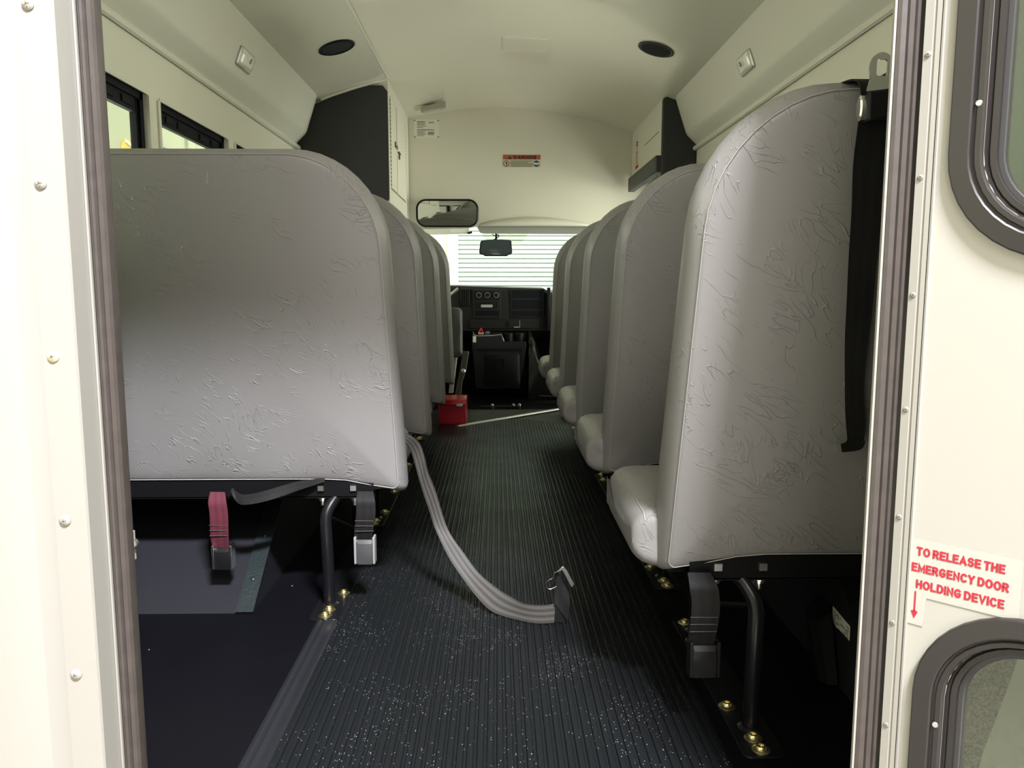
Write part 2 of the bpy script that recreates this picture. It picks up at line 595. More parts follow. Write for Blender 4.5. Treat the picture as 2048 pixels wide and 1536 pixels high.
def put_text(mb, txt, width, height, frame, at, bold=0.215, gap=0.36, space=0.62):
    """bold block capitals fitted into width x height; frame maps (u, v) to a world point"""
    total, pen = 0.0, []
    for ch in txt:
        if ch == ' ':
            total += space - gap
            continue
        pen.append((ch, total))
        total += GLYPH[ch][0] + gap
    total -= gap
    kx = (width - bold * height) / total
    ky = height * (1 - bold)
    hw = bold * height / 2
    for ch, x0 in pen:
        stroke = 0
        for line in GLYPH[ch][1]:
            P = [((x0 + x) * kx + hw, y * ky + hw) for x, y in line]
            n = len(P)
            L_, R_ = [], []
            closed = (P[0][0] - P[-1][0]) ** 2 + (P[0][1] - P[-1][1]) ** 2 < 1e-12
            for i in range(n):
                if closed:
                    pa, pb = P[(i - 1) % (n - 1)], P[(i + 1) % (n - 1)]
                else:
                    pa, pb = P[max(i - 1, 0)], P[min(i + 1, n - 1)]
                d1 = V((P[i][0] - pa[0], P[i][1] - pa[1]))
                d2 = V((pb[0] - P[i][0], pb[1] - P[i][1]))
                d1 = d1.normalized() if d1.length > 1e-9 else d2.normalized()
                d2 = d2.normalized() if d2.length > 1e-9 else d1
                n1, n2 = V((-d1.y, d1.x)), V((-d2.y, d2.x))
                b = n1 + n2
                b = b.normalized() if b.length > 1e-6 else n1
                k = hw / max(0.45, b.dot(n1))
                ext = V((0, 0))
                if not closed and i == 0:
                    ext = d2 * -hw * 0.98
                elif not closed and i == n - 1:
                    ext = d1 * hw * 0.98
                c = V(P[i]) + ext
                L_.append(c + b * k)
                R_.append(c - b * k)
            up_ = (frame(1, 0) - frame(0, 0)).cross(frame(0, 1) - frame(0, 0)).normalized() * 0.00006 * stroke
            stroke += 1
            a = [mb.v(frame(at[0] + p.x, at[1] + p.y) + up_) for p in L_]
            c = [mb.v(frame(at[0] + p.x, at[1] + p.y) + up_) for p in R_]
            for i in range(n - 1):
                mb.face([a[i], a[i + 1], c[i + 1], c[i]])


# ------------------------------------------------------------------ the garage around the bus
GZ = -0.75
m = MB().box(-3.3, 4.3, -6, 11.2, GZ - 0.1, GZ)
struct(m.build('floor_outside', GFLOOR))
m = MB().box(-3.3, -3.2, -6, 11.2, GZ, 4.6)
struct(m.build('wall_outside_left', GWALL))
m = MB().box(4.2, 4.3, -6, 11.2, GZ, 4.6)
struct(m.build('wall_outside_right', GWALL))
m = MB().box(-3.2, -0.62, 11.0, 11.2, GZ, 4.6)
m.box(3.2, 4.2, 11.0, 11.2, GZ, 4.6)
m.box(-0.62, 3.2, 11.0, 11.2, 3.4, 4.6)
m.box(-0.70, -0.60, 10.93, 11.0, GZ, 3.5)
struct(m.build('wall_outside_front', GWALL2))
rd = thing('roller_door', 'pale roller door of horizontal slats seen through the windshield', 'garage door', (1.3, 11.02, GZ))
m = MB()
z = GZ
sl = 0.063
while z < 3.35:
    m.prism([(-0.56, 11.0, z + 0.004), (-0.56, 10.985, z + 0.012), (-0.56, 10.985, z + sl - 0.012), (-0.56, 11.0, z + sl - 0.004)], (3.72, 0, 0))
    z += sl
m.build('slat_curtain', SLAT, rd)
m = MB().box(-0.58, 3.18, 11.005, 11.03, GZ, 3.38)
m.build('joint_backing', SLATGAP, rd)
m = MB().box(-0.60, -0.545, 10.94, 11.0, GZ, 3.4)
m.build('guide_track', mat('door_track', (0.55, 0.64, 0.58), 0.5), rd)
# boards on the left garage wall, seen through the side windows
yb = thing('wall_board', 'yellow board on the garage wall outside the nearest left window', 'board', (-3.19, 6.83, 1.9))
m = MB()
m.loft([[(-3.198 + d, 7.15 + a, 1.70 + b) for a, b in rrect(-0.30, 0.52, -0.42, 0.295, 0.09)] for d in (0, 0.03)], True, True, True)
m.build('panel', YELLOW, yb)
m = MB()
m.prism([(-3.165, 6.86, 1.96), (-3.165, 7.25, 1.88), (-3.165, 7.25, 1.91), (-3.165, 6.86, 1.99)], (0.004, 0, 0))
m.build('stripe', WHITE, yb)
m = MB().prism([(-3.198, 7.45, 1.2), (-3.198, 8.75, 1.2), (-3.198, 8.75, 2.06), (-3.198, 7.45, 2.06)], (0.028, 0, 0))
tag(m.build('wall_panel', BLUE), 'blue panel on the garage wall outside the second left window', 'board')
m = MB().tube([(-3.18, 8.26, 2.062), (-3.18, 8.26, 4.0)], 0.012, 6)
tag(m.build('conduit', mat('conduit_grey', (0.35, 0.36, 0.28), 0.5)), 'thin grey conduit running up the garage wall outside the second left window', 'pipe')

# ------------------------------------------------------------------ bus shell
XW = 1.03


def ceil_z(x, y=4.0):
    z = 1.852 - 0.207 * x * x
    ax, ay = abs(x), y

    def ss(a, b, t):
        t = max(0, min(1, (t - a) / (b - a)))
        return t * t * (3 - 2 * t)
    z += 0.035 * (1 - ss(0.49, 0.555, ax)) * (1 - ss(2.98, 3.10, ay))
    return z


m = MB()
m.box(-XW - 0.05, XW + 0.05, 0.80, 4.65, -0.10, -0.006)
struct(m.build('floor', FLOORM))
m = MB()
m.box(-XW - 0.05, XW + 0.05, 4.65, 6.75, -0.16, -0.07)
struct(m.build('floor_cab', FLOORM))

# ceiling sheet
m = MB()
NX, NY = 72, 120
xs = [-0.93 + 1.86 * i / NX for i in range(NX + 1)]
ys = [0.80 + 4.28 * j / NY for j in range(NY + 1)]
lo = [[m.v((x, y, ceil_z(x, y))) for x in xs] for y in ys]
for j in range(NY):
    for i in range(NX):
        m.face([lo[j][i], lo[j][i + 1], lo[j + 1][i + 1], lo[j + 1][i]])
o = m.build('ceiling', CEIL, sharp=60)
sd = o.modifiers.new('sheet', 'SOLIDIFY')
sd.thickness = 0.02
sd.offset = 1
# make sure the sheet grows upwards
if o.data.polygons[0].normal.z < 0:
    sd.offset = -1
struct(o)
m = MB().box(-1.1, 1.1, 0.74, 5.2, 1.90, 1.94)
struct(m.build('ceiling_roof_skin', CREAM))
# ceiling joint mouldings running along the bus
for k, (sx, y1) in enumerate(((-1, 4.12),)):
    m = MB()
    m.tube([(sx * 0.558, 0.9 + (y1 - 0.9) * t / 20, ceil_z(0.558) + 0.001) for t in range(21)], 0.006, 8)
    struct(m.build('trim_1', PANEL))

# side walls with window openings
WIN = [(1.10, 1.71), (1.78, 2.385), (2.465, 3.065), (3.155, 3.76)]
WZ0, WZ1 = 0.78, 1.292
for side, sx in (('left', -1), ('right', 1)):
    m = MB()
    xa, xb = sorted((sx * XW, sx * (XW + 0.05)))
    yend = 6.75 if sx < 0 else 4.2
    m.box(xa, xb, 0.80, 4.9 if sx < 0 else 4.2, -0.1, WZ0)
    m.box(xa, xb, 0.80, 5.2 if sx < 0 else 4.2, WZ1, 1.92)
    edges = [0.80] + [e for ab in WIN for e in ab] + [4.9 if sx < 0 else 4.2]
    for a, b in zip(edges[0::2], edges[1::2]):
        m.box(xa, xb, a, b, WZ0, WZ1)
    if sx < 0:
        m.box(xa, xb, 4.9, 6.75, -0.15, 0.60)
        m.box(xa, xb, 5.2, 6.3, 1.16, 1.30)
    else:
        m.box(xa, xb, 4.2, 4.98, 1.36, 1.92)
        m.box(xa, xb, 4.98, 5.2, -0.15, 1.92)
        m.box(xa, xb, 5.2, 6.75, -0.15, 0.60)
        m.box(xa, xb, 5.2, 6.3, 1.16, 1.30)
    struct(m.build('wall_' + side, PANEL))
    # painted lining lip round each opening
    m = MB()
    for a, b in WIN:
        for y in (a, b):
            m.box(min(sx * (XW - 0.006), sx * XW), max(sx * (XW - 0.006), sx * XW), y - (0.016 if y == a else 0), y + (0.016 if y == b else 0), WZ0, WZ1 - 0.006)
        m.box(min(sx * (XW - 0.004), sx * XW), max(sx * (XW - 0.004), sx * XW), a, b, WZ1 - 0.005, WZ1 + 0.004)
    struct(m.build('trim_2' if sx < 0 else 'trim_3', COVE))
    for k, (a, b) in enumerate(WIN):
        num = k + 1 + (4 if sx > 0 else 0)
        wroot = bpy.data.objects.new('window_%d' % num, None)
        COL.objects.link(wroot)
        wroot.location = (sx * (XW + 0.03), (a + b) / 2, WZ0)
        struct(wroot)
        m = MB()
        x0, x1 = sorted((sx * (XW + 0.012), sx * (XW + 0.045)))
        m.box(x0, x1, a, b, WZ1 - 0.022, WZ1)
        m.box(x0, x1, a, b, WZ0, WZ0 + 0.03)
        m.box(x0, x1, a, a + 0.03, WZ0, WZ1)
        m.box(x0, x1, b - 0.02, b, WZ0, WZ1)
        m.build('window_frame', WFRAME, wroot)
        m = MB()
        x0, x1 = sorted((sx * (XW + 0.020), sx * (XW + 0.036)))
        m.box(x0, x1, a + 0.03, b - 0.03, WZ1 - 0.062, WZ1 - 0.02)
        m.box(x0, x1, a + 0.03, a + 0.05, WZ0, WZ1 - 0.02)
        m.box(x0, x1, b - 0.034, b - 0.02, WZ0, WZ1 - 0.02)
        for t in (0.15, 0.3, 0.62, 0.8):
            y = a + (b - a) * t
            xx = sx * (XW + 0.020)
            m.box(min(xx, xx - sx * 0.004), max(xx, xx - sx * 0.004), y, y + 0.06, WZ1 - 0.05, WZ1 - 0.03)
        m.build('sash', WFRAME, wroot)
        m = MB()
        m.box(sx * (XW + 0.027) - 0.002, sx * (XW + 0.027) + 0.002, a + 0.045, b - 0.03, WZ0 + 0.02, WZ1 - 0.058)
        m.build('pane', GLASS, wroot)

# coves along both sides: slanted panel, rounded end, return to the wall
for side, sx, nm in (('left', -1, 'trim_4'), ('right', 1, 'trim_5')):
    prof = [(0.885, 1.700), (0.897, 1.692), (0.905, 1.675), (0.955, 1.537), (0.961, 1.514), (0.972, 1.497), (1.018, 1.457), (1.03, 1.447), (1.03, 1.70)]
    m = MB()
    ring = []
    for y, ins in ((0.80, 0), (4.02, 0), (4.07, 0.004), (4.10, 0.014), (4.118, 0.03), (4.125, 0.05)):
        ring.append([(sx * (x + (ins if i < 7 else 0) * (1.03 - x) / 0.12), y, z + (ins * 0.5 if 3 < i < 8 else 0)) for i, (x, z) in enumerate(prof)])
    m.loft(ring, True, True, True)
    struct(m.build(nm, COVE, sharp=20))
    m = MB()
    m.tube([(sx * 0.899, 0.85, 1.697), (sx * 0.899, 4.12, 1.697)], 0.007, 8)
    struct(m.build('trim_6' if sx < 0 else 'trim_7', RUBDARK))
    m = MB()
    m.tube([(sx * 1.02, 0.85, 1.440), (sx * 1.02, 4.12, 1.440)], 0.012, 8)
    struct(m.build('trim_8' if sx < 0 else 'trim_9', COVE))

# front bulkhead above the cab, with an arched lower lip
m = MB()
YB = 5.05
low = [(-1.03, 1.10), (-0.56, 1.10), (-0.20, 1.105), (-0.12, 1.120)] + [(-0.10, 1.127), (0.56, 1.127), (0.66, 1.130), (1.03, 1.130)]
f0 = [(x, YB, z) for x, z in low] + [(x, YB, ceil_z(x) + 0.01) for x in [1.03 - 2.06 * t / 24 for t in range(25)]]
m.prism(f0, (0, 0.03, 0))
struct(m.build('wall_front', PANEL, sharp=30))
m = MB()
rings = []
for k in range(25):
    x = -0.115 + 0.70 * k / 24
    zt = 1.131 + 0.044 * sin(pi * k / 24) ** 0.8
    d = 0.022 * sin(pi * k / 24) ** 0.5 + 0.002
    rings.append([(x, YB + 0.002, zt + 0.003), (x, YB - d * 0.55, zt - 0.001), (x, YB - d, zt * 0.45 + 1.128 * 0.55), (x, YB - d, 1.128), (x, YB - d * 0.7, 1.121), (x, YB + 0.03, 1.119), (x, YB + 0.03, 1.128)])
m.loft(rings, True, True, True)
struct(m.build('trim_10', PANEL, sharp=60))
# cab roof, header trim, firewall, pillars
m = MB().box(-1.03, 1.03, 5.1, 6.35, 1.215, 1.25)
struct(m.build('ceiling_cab', PANEL))
m = MB().prism([(-0.135, 5.20, 1.127), (-0.115, 5.20, 1.090), (-0.09, 5.20, 1.084), (0.90, 5.20, 1.080), (0.90, 5.20, 1.127)], (0, 0.05, 0.002))
struct(m.build('trim_11', mat('header_trim_grey', (0.45, 0.45, 0.40), 0.4)))
m = MB().box(-0.135, 0.90, 5.20, 5.25, 1.1275, 1.21)  # dark strip standing in for the shadow in the gap over the header trim
struct(m.build('trim_gap_shade', RUBDARK))
m = MB().box(-1.03, 1.03, 6.70, 6.78, -0.15, 0.66)
struct(m.build('wall_cab_front', BLACKP))
for sx in (-1, 1):
    m = MB()
    m.prism([(sx * 1.03, 6.72, 0.64), (sx * 0.98, 6.72, 0.64), (sx * 0.95, 6.25, 1.20), (sx * 1.03, 6.25, 1.20)], (0, 0.06, 0))
    struct(m.build('trim_12' if sx < 0 else 'trim_13', BLACKP))
ws = bpy.data.objects.new('window_9', None)
COL.objects.link(ws)
ws.location = (0, 6.5, 0.7)
struct(ws)
m = MB().prism([(-0.99, 6.74, 0.66), (0.99, 6.74, 0.66), (0.96, 6.28, 1.20), (-0.96, 6.28, 1.20)], (0, 0.005, 0.004))
m.build('pane', GLASS, ws)
m = MB().prism([(-0.13, 6.307, 1.16), (0.25, 6.307, 1.16), (0.19, 6.37, 1.085), (-0.08, 6.37, 1.085)], (0, 0.001, 0.001))
m.build('shade_band', glass_mat('dotted_band', (0.86, 0.88, 0.82), 0.2), ws)
for sx, nm in ((-1, 'window_10'), (1, 'window_11')):
    m = MB().box(sx * 1.05 - 0.003, sx * 1.05 + 0.003, 5.2 if sx > 0 else 4.95, 6.5, 0.60, 1.18)
    struct(m.build(nm, GLASS))

# rear end of the body, left of the doorway and above it
m = MB()
prof = [(-0.4085, 0.802), (-0.411, 0.797), (-0.4095, 0.762), (-0.4108, 0.7595), (-0.441, 0.758), (-0.4435, 0.752), (-0.452, 0.742), (-0.475, 0.733), (-0.52, 0.73), (-0.60, 0.735), (-0.75, 0.75), (-1.0, 0.79), (-1.08, 0.83), (-1.08, 0.86), (-0.44, 0.84), (-0.4085, 0.83)]
m.prism([(x, y, -0.5) for x, y in prof], (0, 0, 2.4))
wr = struct(m.build('wall_rear', CREAM, sharp=25))
for k, z in enumerate((0.98, 0.819, 0.655, 0.491, 0.329, 0.17)):
    m = MB().lathe((-0.4315, 0.7585, z), (0, -1, 0), [(0.0058, 0), (0.0058, 0.0008), (0.0045, 0.0022), (0.0018, 0.003), (0, 0.003)], 16)
    s = m.build('screw', CREAM if k != 2 else mat('rusty_screw', (0.62, 0.50, 0.28), 0.5), wr)
    if k == 2:
        s['label'] = 'rust-ringed screw'
    m = MB()
    for a in (0.3, 0.3 + pi / 2):
        dx, dz = cos(a) * 0.0026, sin(a) * 0.0026
        m.prism([(-0.4315 - dx + dz * 0.2, 0.7585 - 0.0031, z - dz - dx * 0.2), (-0.4315 + dx + dz * 0.2, 0.7585 - 0.0031, z + dz - dx * 0.2), (-0.4315 + dx - dz * 0.2, 0.7585 - 0.0031, z + dz + dx * 0.2), (-0.4315 - dx - dz * 0.2, 0.7585 - 0.0031, z - dz + dx * 0.2)], (0, -0.0003, 0))
    m.build('screw_recess', GREYINK, s)
m = MB().box(-1.08, 1.08, 0.76, 0.84, 1.62, 1.92)
m.prism([(0.419, 0.81, -0.5), (0.426, 0.84, -0.5), (1.08, 0.86, -0.5), (1.08, 0.84, -0.5), (0.44, 0.815, -0.5)], (0, 0, 2.4))
m.box(-0.42, 0.43, 0.77, 0.85, -0.5, -0.006)
struct(m.build('wall_rear_header', CREAM))

gd = MB()
gd.prism([(x, 0.8105, z) for x, z in ((0.455, -0.3), (0.528, -0.3), (0.534, 0.12), (0.549, 0.20), (0.572, 0.28), (0.592, 0.36), (0.598, 0.42), (0.455, 0.42))], (0, 0.008, 0))  # speckled brown panel added for the brown patch in the lower pane
tag(gd.build('corner_panel', mat('speckled_brown', (0.16, 0.14, 0.115), 0.7, noise=(420, 0.5))), 'speckled brown panel on the body corner seen through the lower window of the open door', 'guard panel')
gd = MB().box(0.475, 0.98, 0.808, 0.814, 0.70, 1.45)
struct(gd.build('window_12', mat('smoked_glass', (0.055, 0.062, 0.050), 0.12)))
# door seals
m = MB()
pl = [(-0.390, 0.806), (-0.3905, 0.798), (-0.3925, 0.7945), (-0.3965, 0.794), (-0.398, 0.797), (-0.3995, 0.7975), (-0.401, 0.795), (-0.4035, 0.7945), (-0.405, 0.797), (-0.4065, 0.797), (-0.4085, 0.799), (-0.4085, 0.812), (-0.392, 0.815)]
m.prism([(x, y, -0.02) for x, y in pl], (0, 0, 1.70))
struct(m.build('trim_14', RUBBER, sharp=20))
m = MB()
m.box(-0.4105, -0.4085, 0.7955, 0.7985, -0.02, 1.68)
struct(m.build('trim_15', CREAM))
m = MB()
pr = [(0.3975, 0.804), (0.397, 0.799), (0.400, 0.7965), (0.405, 0.796), (0.4065, 0.799), (0.408, 0.7965), (0.412, 0.7945), (0.4135, 0.7975), (0.415, 0.795), (0.419, 0.797), (0.4195, 0.812)]
m.prism([(x, y, -0.02) for x, y in pr], (0, 0, 1.70))
struct(m.build('trim_16', RUBBER, sharp=20))
m = MB().box(0.3945, 0.397, 0.80, 0.804, -0.02, 1.68)
struct(m.build('trim_17', CREAM))
st = thing('striker_plate', 'white striker plate with one screw on the left door jamb near its foot', 'striker', (-0.398, 0.825, 0.425))
m = MB().box(-0.4005, -0.3975, 0.817, 0.831, 0.425, 0.458)
m.build('plate', CREAM, st, bevel=0.001)
m = MB().lathe((-0.3975, 0.826, 0.444), (1, 0, 0), [(0.0055, 0), (0.0055, 0.002), (0.003, 0.0045), (0, 0.005)], 14)
m.build('screw', ZINC, st)

# ------------------------------------------------------------------ emergency door, swung open at 45 degrees
HX, HY = 0.435, 0.784
DU = V((0.70711, -0.70711, 0))
DN = V((-0.70711, -0.70711, 0))


def dpt(u, z, d=0.0):
    return V((HX, HY, z)) + DU * u + DN * d - V((0, 0, 0))


def ring_with_hole(mb, u0, u1, z0, z1, hole, d):
    """front face of a panel rectangle round one rounded hole (list of (u, z) points)"""
    cx = sum(p[0] for p in hole) / len(hole)
    cz = sum(p[1] for p in hole) / len(hole)
    n = len(hole)
    outer = []
    for (u, z) in hole:
        du, dz = u - cx, z - cz
        t = min(((u1 - cx) / du) if du > 1e-6 else ((u0 - cx) / du) if du < -1e-6 else 1e9, ((z1 - cz) / dz) if dz > 1e-6 else ((z0 - cz) / dz) if dz < -1e-6 else 1e9)
        outer.append((cx + du * t, cz + dz * t))
    for c in ((u0, z0), (u1, z0), (u1, z1), (u0, z1)):
        k = min(range(n), key=lambda i: (outer[i][0] - c[0]) ** 2 + (outer[i][1] - c[1]) ** 2)
        outer[k] = c
    a = [mb.v(dpt(u, z, d)) for u, z in hole]
    b = [mb.v(dpt(u, z, d)) for u, z in outer]
    for i in range(n):
        mb.face([a[i], a[(i + 1) % n], b[(i + 1) % n], b[i]])


door = bpy.data.objects.new('door_1', None)
COL.objects.link(door)
door.location = (HX, HY, -0.05)
struct(door, 'cream rear emergency door swung open on the right')
UW = (0.0125, 0.735, 0.745, 1.58, 0.105)     # moulding outlines: u0, u1, z0, z1, radius
LW = (0.0125, 0.735, -0.10, 0.403, 0.105)
m = MB()
holes = []
for (u0, u1, z0, z1, r), (b0, b1) in ((UW, (0.57, 1.67)), (LW, (-0.25, 0.57))):
    h = rrect(u0 + 0.03, u1 - 0.03, z0 + 0.03, z1 - 0.03, r - 0.03)
    ring_with_hole(m, 0.0, 0.77, b0, b1, h, 0.0)
    ring_with_hole(m, 0.0, 0.77, b0, b1, h, -0.035)
    m.loft([[dpt(u, z, 0) for u, z in h], [dpt(u, z, -0.035) for u, z in h]])
m.loft([[dpt(0, z, d) for d in (0, -0.035)] for z in (-0.25, 0.57, 1.67)], False)
m.loft([[dpt(0.77, z, d) for d in (0, -0.035)] for z in (-0.25, 0.57, 1.67)], False)
bmesh.ops.remove_doubles(m.bm, verts=m.bm.verts[:], dist=0.0002)
m.build('door_panel', CREAM2, door, flat=True)
# raised folded edge next to the hinge, hinge strip and its rivets
m = MB()
m.prism([dpt(-0.0165, -0.25, 0.0), dpt(-0.0165, -0.25, 0.0015), dpt(-0.0085, -0.25, 0.0020), dpt(-0.0078, -0.25, 0.0012), dpt(-0.0068, -0.25, 0.0012), dpt(-0.0055, -0.25, 0.0024), dpt(-0.0010, -0.25, 0.0024), dpt(-0.0010, -0.25, 0.0)], (0, 0, 1.92))
m.build('hinge_strip', CREAM, door, sharp=20)
m = MB()
m.prism([dpt(0.0, -0.25, 0.0), dpt(0.0, -0.25, 0.003), dpt(0.0018, -0.25, 0.0034), dpt(0.003, -0.25, 0.0)], (0, 0, 1.92))
m.build('edge_fold', CREAM, door, sharp=20)
RIV = mat('hinge_rivet_grey', (0.20, 0.19, 0.165), 0.4, 0.0)
for z in (1.055, 0.943, 0.828, 0.714, 0.599, 0.487, 0.373, 0.259, 0.145):
    zz = 0.72 + (z - 0.72) * 1.03
    m = MB().lathe(dpt(-0.0118, zz, 0.0016), DN, [(0.0030, 0), (0.0030, 0.0006), (0.0022, 0.0013), (0.0010, 0.0014), (0.0009, 0.0006), (0, 0.0006)], 14)
    m.build('rivet', RIV, door)
for tagname, (u0, u1, z0, z1, r) in (('upper', UW), ('lower', LW)):
    prof = [(0.0, 0.0005), (0.0005, 0.0055), (0.002, 0.007), (0.018, 0.0085), (0.0195, 0.0075), (0.0205, 0.004), (0.0225, 0.0035), (0.0235, 0.006), (0.028, 0.006), (0.0295, 0.003), (0.031, -0.008), (0.033, -0.009), (0.034, -0.006), (0.039, -0.006), (0.040, -0.012), (0.046, -0.014), (0.046, -0.022), (0.028, -0.036), (0.0, -0.036)]
    m = MB()
    m.loft([[dpt(u, z, d) for u, z in rrect(u0 + i, u1 - i, z0 + i, z1 - i, max(0.03, r - i), 10, 6)] for i, d in prof])
    fr = m.build('window_moulding', DFRAME, door, sharp=28)
    m = MB()
    m.loft([[dpt(u, z, d) for u, z in rrect(u0 + i, u1 - i, z0 + i, z1 - i, max(0.03, r - i), 10, 6)] for i, d in ((0.0395, -0.013), (0.040, -0.0105), (0.0445, -0.0105), (0.0455, -0.0145))])
    m.build('glazing_bead', RUBDARK, fr, sharp=28)
    m = MB()
    m.loft([[dpt(u, z, d) for u, z in rrect(u0 + 0.043, u1 - 0.043, z0 + 0.043, z1 - 0.043, 0.062, 10, 6)] for d in (-0.016, -0.019)], True, True, True)
    m.build('pane', TINT, door)
    spots = [(u0 + 0.0245, z) for z in ((0.895, 1.15) if tagname == 'upper' else (0.267, 0.10))] + [(u0 + 0.25, (z0 + 0.0245) if tagname == 'upper' else (z1 - 0.0245))]
    for u, z in spots:
        m = MB().lathe(dpt(u, z, 0.0045), DN, [(0.0036, 0), (0.0036, 0.001), (0.0025, 0.0024), (0, 0.0028)], 14)
        m.build('screw', ZINC, fr)
# the red lettering on the door
dec = thing('door_decal', 'red-lettered emergency door release sticker with down arrow on the open door', 'sticker', dpt(0.045, 0.37, 0.0005))
m = MB()
out = [(-0.0005, 0.367), (0.0165, 0.367), (0.0185, 0.3985), (0.099, 0.3985), (0.101, 0.4005), (0.101, 0.458), (0.099, 0.460), (0.0015, 0.460), (-0.0005, 0.458)]
m.prism([dpt(u + 0.001, z, 0.0004) for u, z in out], DN * 0.0003)
m.build('backing', mat('decal_film', (0.39, 0.37, 0.322), 0.45), dec)
m = MB()
fr_ = lambda a, b: dpt(a, b, 0.0010)
put_text(m, 'TO RELEASE THE', 0.0806, 0.0094, fr_, (0.0071, 0.4426))
put_text(m, 'EMERGENCY DOOR', 0.0885, 0.0094, fr_, (0.0034, 0.4248))
put_text(m, 'HOLDING DEVICE', 0.0806, 0.0094, fr_, (0.0085, 0.4072))
m.build('lettering', REDINK, dec, recalc=False, flat=True)
m = MB()
for poly in ([(0.0078, 0.4035), (0.0078, 0.3815), (0.0094, 0.3815), (0.0094, 0.4035)], [(0.0052, 0.3815), (0.0086, 0.3735), (0.0120, 0.3815), (0.0094, 0.3825), (0.0078, 0.3825)]):
    m.poly([fr_(u, z) for u, z in poly])
m.build('arrow', REDINK, dec, recalc=False, flat=True)

# ------------------------------------------------------------------ aisle mat with lengthwise ribs
am = thing('aisle_mat', 'black ribbed rubber mat running down the aisle between the benches', 'mat', (0, 2.5, -0.006))


def mat_end(x):
    return 4.275 - 1.9 * max(0, abs(x - 0.03) - 0.02) ** 2 * (1.0 if x < 0.03 else 1.15)


m = MB()
pitch = 0.0157
x = -0.343
grid = []
while x < 0.352:
    ye = mat_end(x)
    a, b = 0.0042, 0.0060
    m.loft([[(x - b, y, -0.004), (x - a, y, -0.0004), (x - a * 0.5, y, 0), (x + a * 0.5, y, 0), (x + a, y, -0.0004), (x + b, y, -0.004)] for y in (0.86, 1.6, 2.6, 3.5, ye)], False)
    m.poly([(x - b, ye, -0.004), (x - a, ye, -0.0004), (x + a, ye, -0.0004), (x + b, ye, -0.004)])
    x += pitch
m.build('rib_field', MATRUB, am, sharp=40)
m = MB()
pts = [(-0.353, 0.86), (0.358, 0.86)] + [(xx, mat_end(xx)) for xx in [0.358 - 0.711 * t / 20 for t in range(21)]]
m.prism([(px, py, -0.006) for px, py in pts], (0, 0, 0.0022))
m.build('base_sheet', MATRUB, am)
m = MB()
es = [(-0.432, -0.006), (-0.430, -0.003), (-0.424, -0.0015), (-0.420, -0.003), (-0.416, -0.003), (-0.411, -0.0012), (-0.405, -0.003), (-0.399, -0.003), (-0.394, -0.0012), (-0.388, -0.0012), (-0.385, -0.003), (-0.385, -0.006)]
m.prism([(a + 0.033, 0.86, b) for a, b in es], (0, 0.775, 0))
m.build('edge_strip', HOUSING, am, sharp=20)
m = MB()
a, b = V((-0.215, 4.04, 0)), V((0.43, 4.672, 0))
d = (b - a).normalized()
n = V((-d.y, d.x, 0)) * 0.014
m.hexa([a - n, b - n, b + n, a + n], [a - n * 0.6 + V((0, 0, .006)), b - n * 0.6 + V((0, 0, .006)), b + n * 0.6 + V((0, 0, .006)), a + n * 0.6 + V((0, 0, .006))])
tag(m.build('edge_nosing', ALU), 'bright aluminium nosing strip running diagonally across the floor past the mat', 'trim strip')

# ------------------------------------------------------------------ wheel housings
wh = thing('wheel_housing', 'black wheel housing with a sloped rear face on the floor below the near left bench', 'wheel housing', (-0.8, 2.1, -0.006))
m = MB()
sp = [(1.683, -0.006), (1.885, 0.138), (1.99, 0.205), (2.05, 0.215), (2.45, 0.215), (2.60, 0.17), (2.75, -0.006)]
m.prism([(-0.556, y, z) for y, z in sp], (-0.474, 0, 0))
m.build('housing_shell', HOUSING, wh, sharp=30)
m = MB()
off = V((0, -0.004, 0.0045))
for (y0, z0), (y1, z1) in zip(sp[:3], sp[1:3]):
    p = [V((-0.592, y0, z0)), V((-0.552, y0, z0)), V((-0.552, y1, z1)), V((-0.592, y1, z1))]
    m.hexa(p, [q + off for q in p])
es_ = m.build('edge_strip', STRIPM, wh, sharp=50)
for t in (0.35, 0.85):
    p = V((-0.572, 1.683 + 0.202 * t, -0.006 + 0.144 * t)) + off
    m = MB().lathe(p, (0, -0.58, 0.81), [(0.0055, 0), (0.0055, 0.001), (0.003, 0.003), (0, 0.0033)], 12)
    m.build('rivet', HOUSING, es_)
wr_ = thing('wheel_housing', 'black wheel housing in the dark below the near right bench', 'wheel housing', (0.85, 1.7, -0.006))
m = MB()
m.prism([(0.625, y, z) for y, z in ((1.24, -0.006), (1.26, 0.12), (1.36, 0.20), (1.95, 0.20), (2.1, -0.006))], (0.405, 0, 0))
m.build('housing_shell', HOUSING, wr_, sharp=30)
m = MB()
m.loft([[(0.590, 1.345, 0), (0.600, 1.325, 0), (0.622, 1.325, 0), (0.626, 1.345, 0), (0.622, 1.40, 0), (0.600, 1.40, 0)], [(0.588, 1.40, 0.10), (0.600, 1.38, 0.105), (0.622, 1.37, 0.125), (0.626, 1.385, 0.135), (0.622, 1.43, 0.135), (0.600, 1.44, 0.105)]], True, True, True)
m.build('pipe_cover', RAILM, wr_, sharp=30, bevel=0.003)
hs = thing('data_sticker', 'small white printed sticker on the black housing under the near right bench', 'sticker', (0.6245, 1.335, 0.10))
fs_ = lambda a, b: V((0.6245 - 0.0006, 1.372 - a, 0.1335 + b - a * 0.10))
m = MB()
q = [fs_(0, 0), fs_(0.072, 0), fs_(0.072, -0.027), fs_(0.024, -0.0295), fs_(0.022, -0.0315), fs_(0.0, -0.027)]
m.prism(q, (-0.0003, 0, 0))
m.build('backing', WHITE, hs)
m = MB()
rnd = random.Random(4)
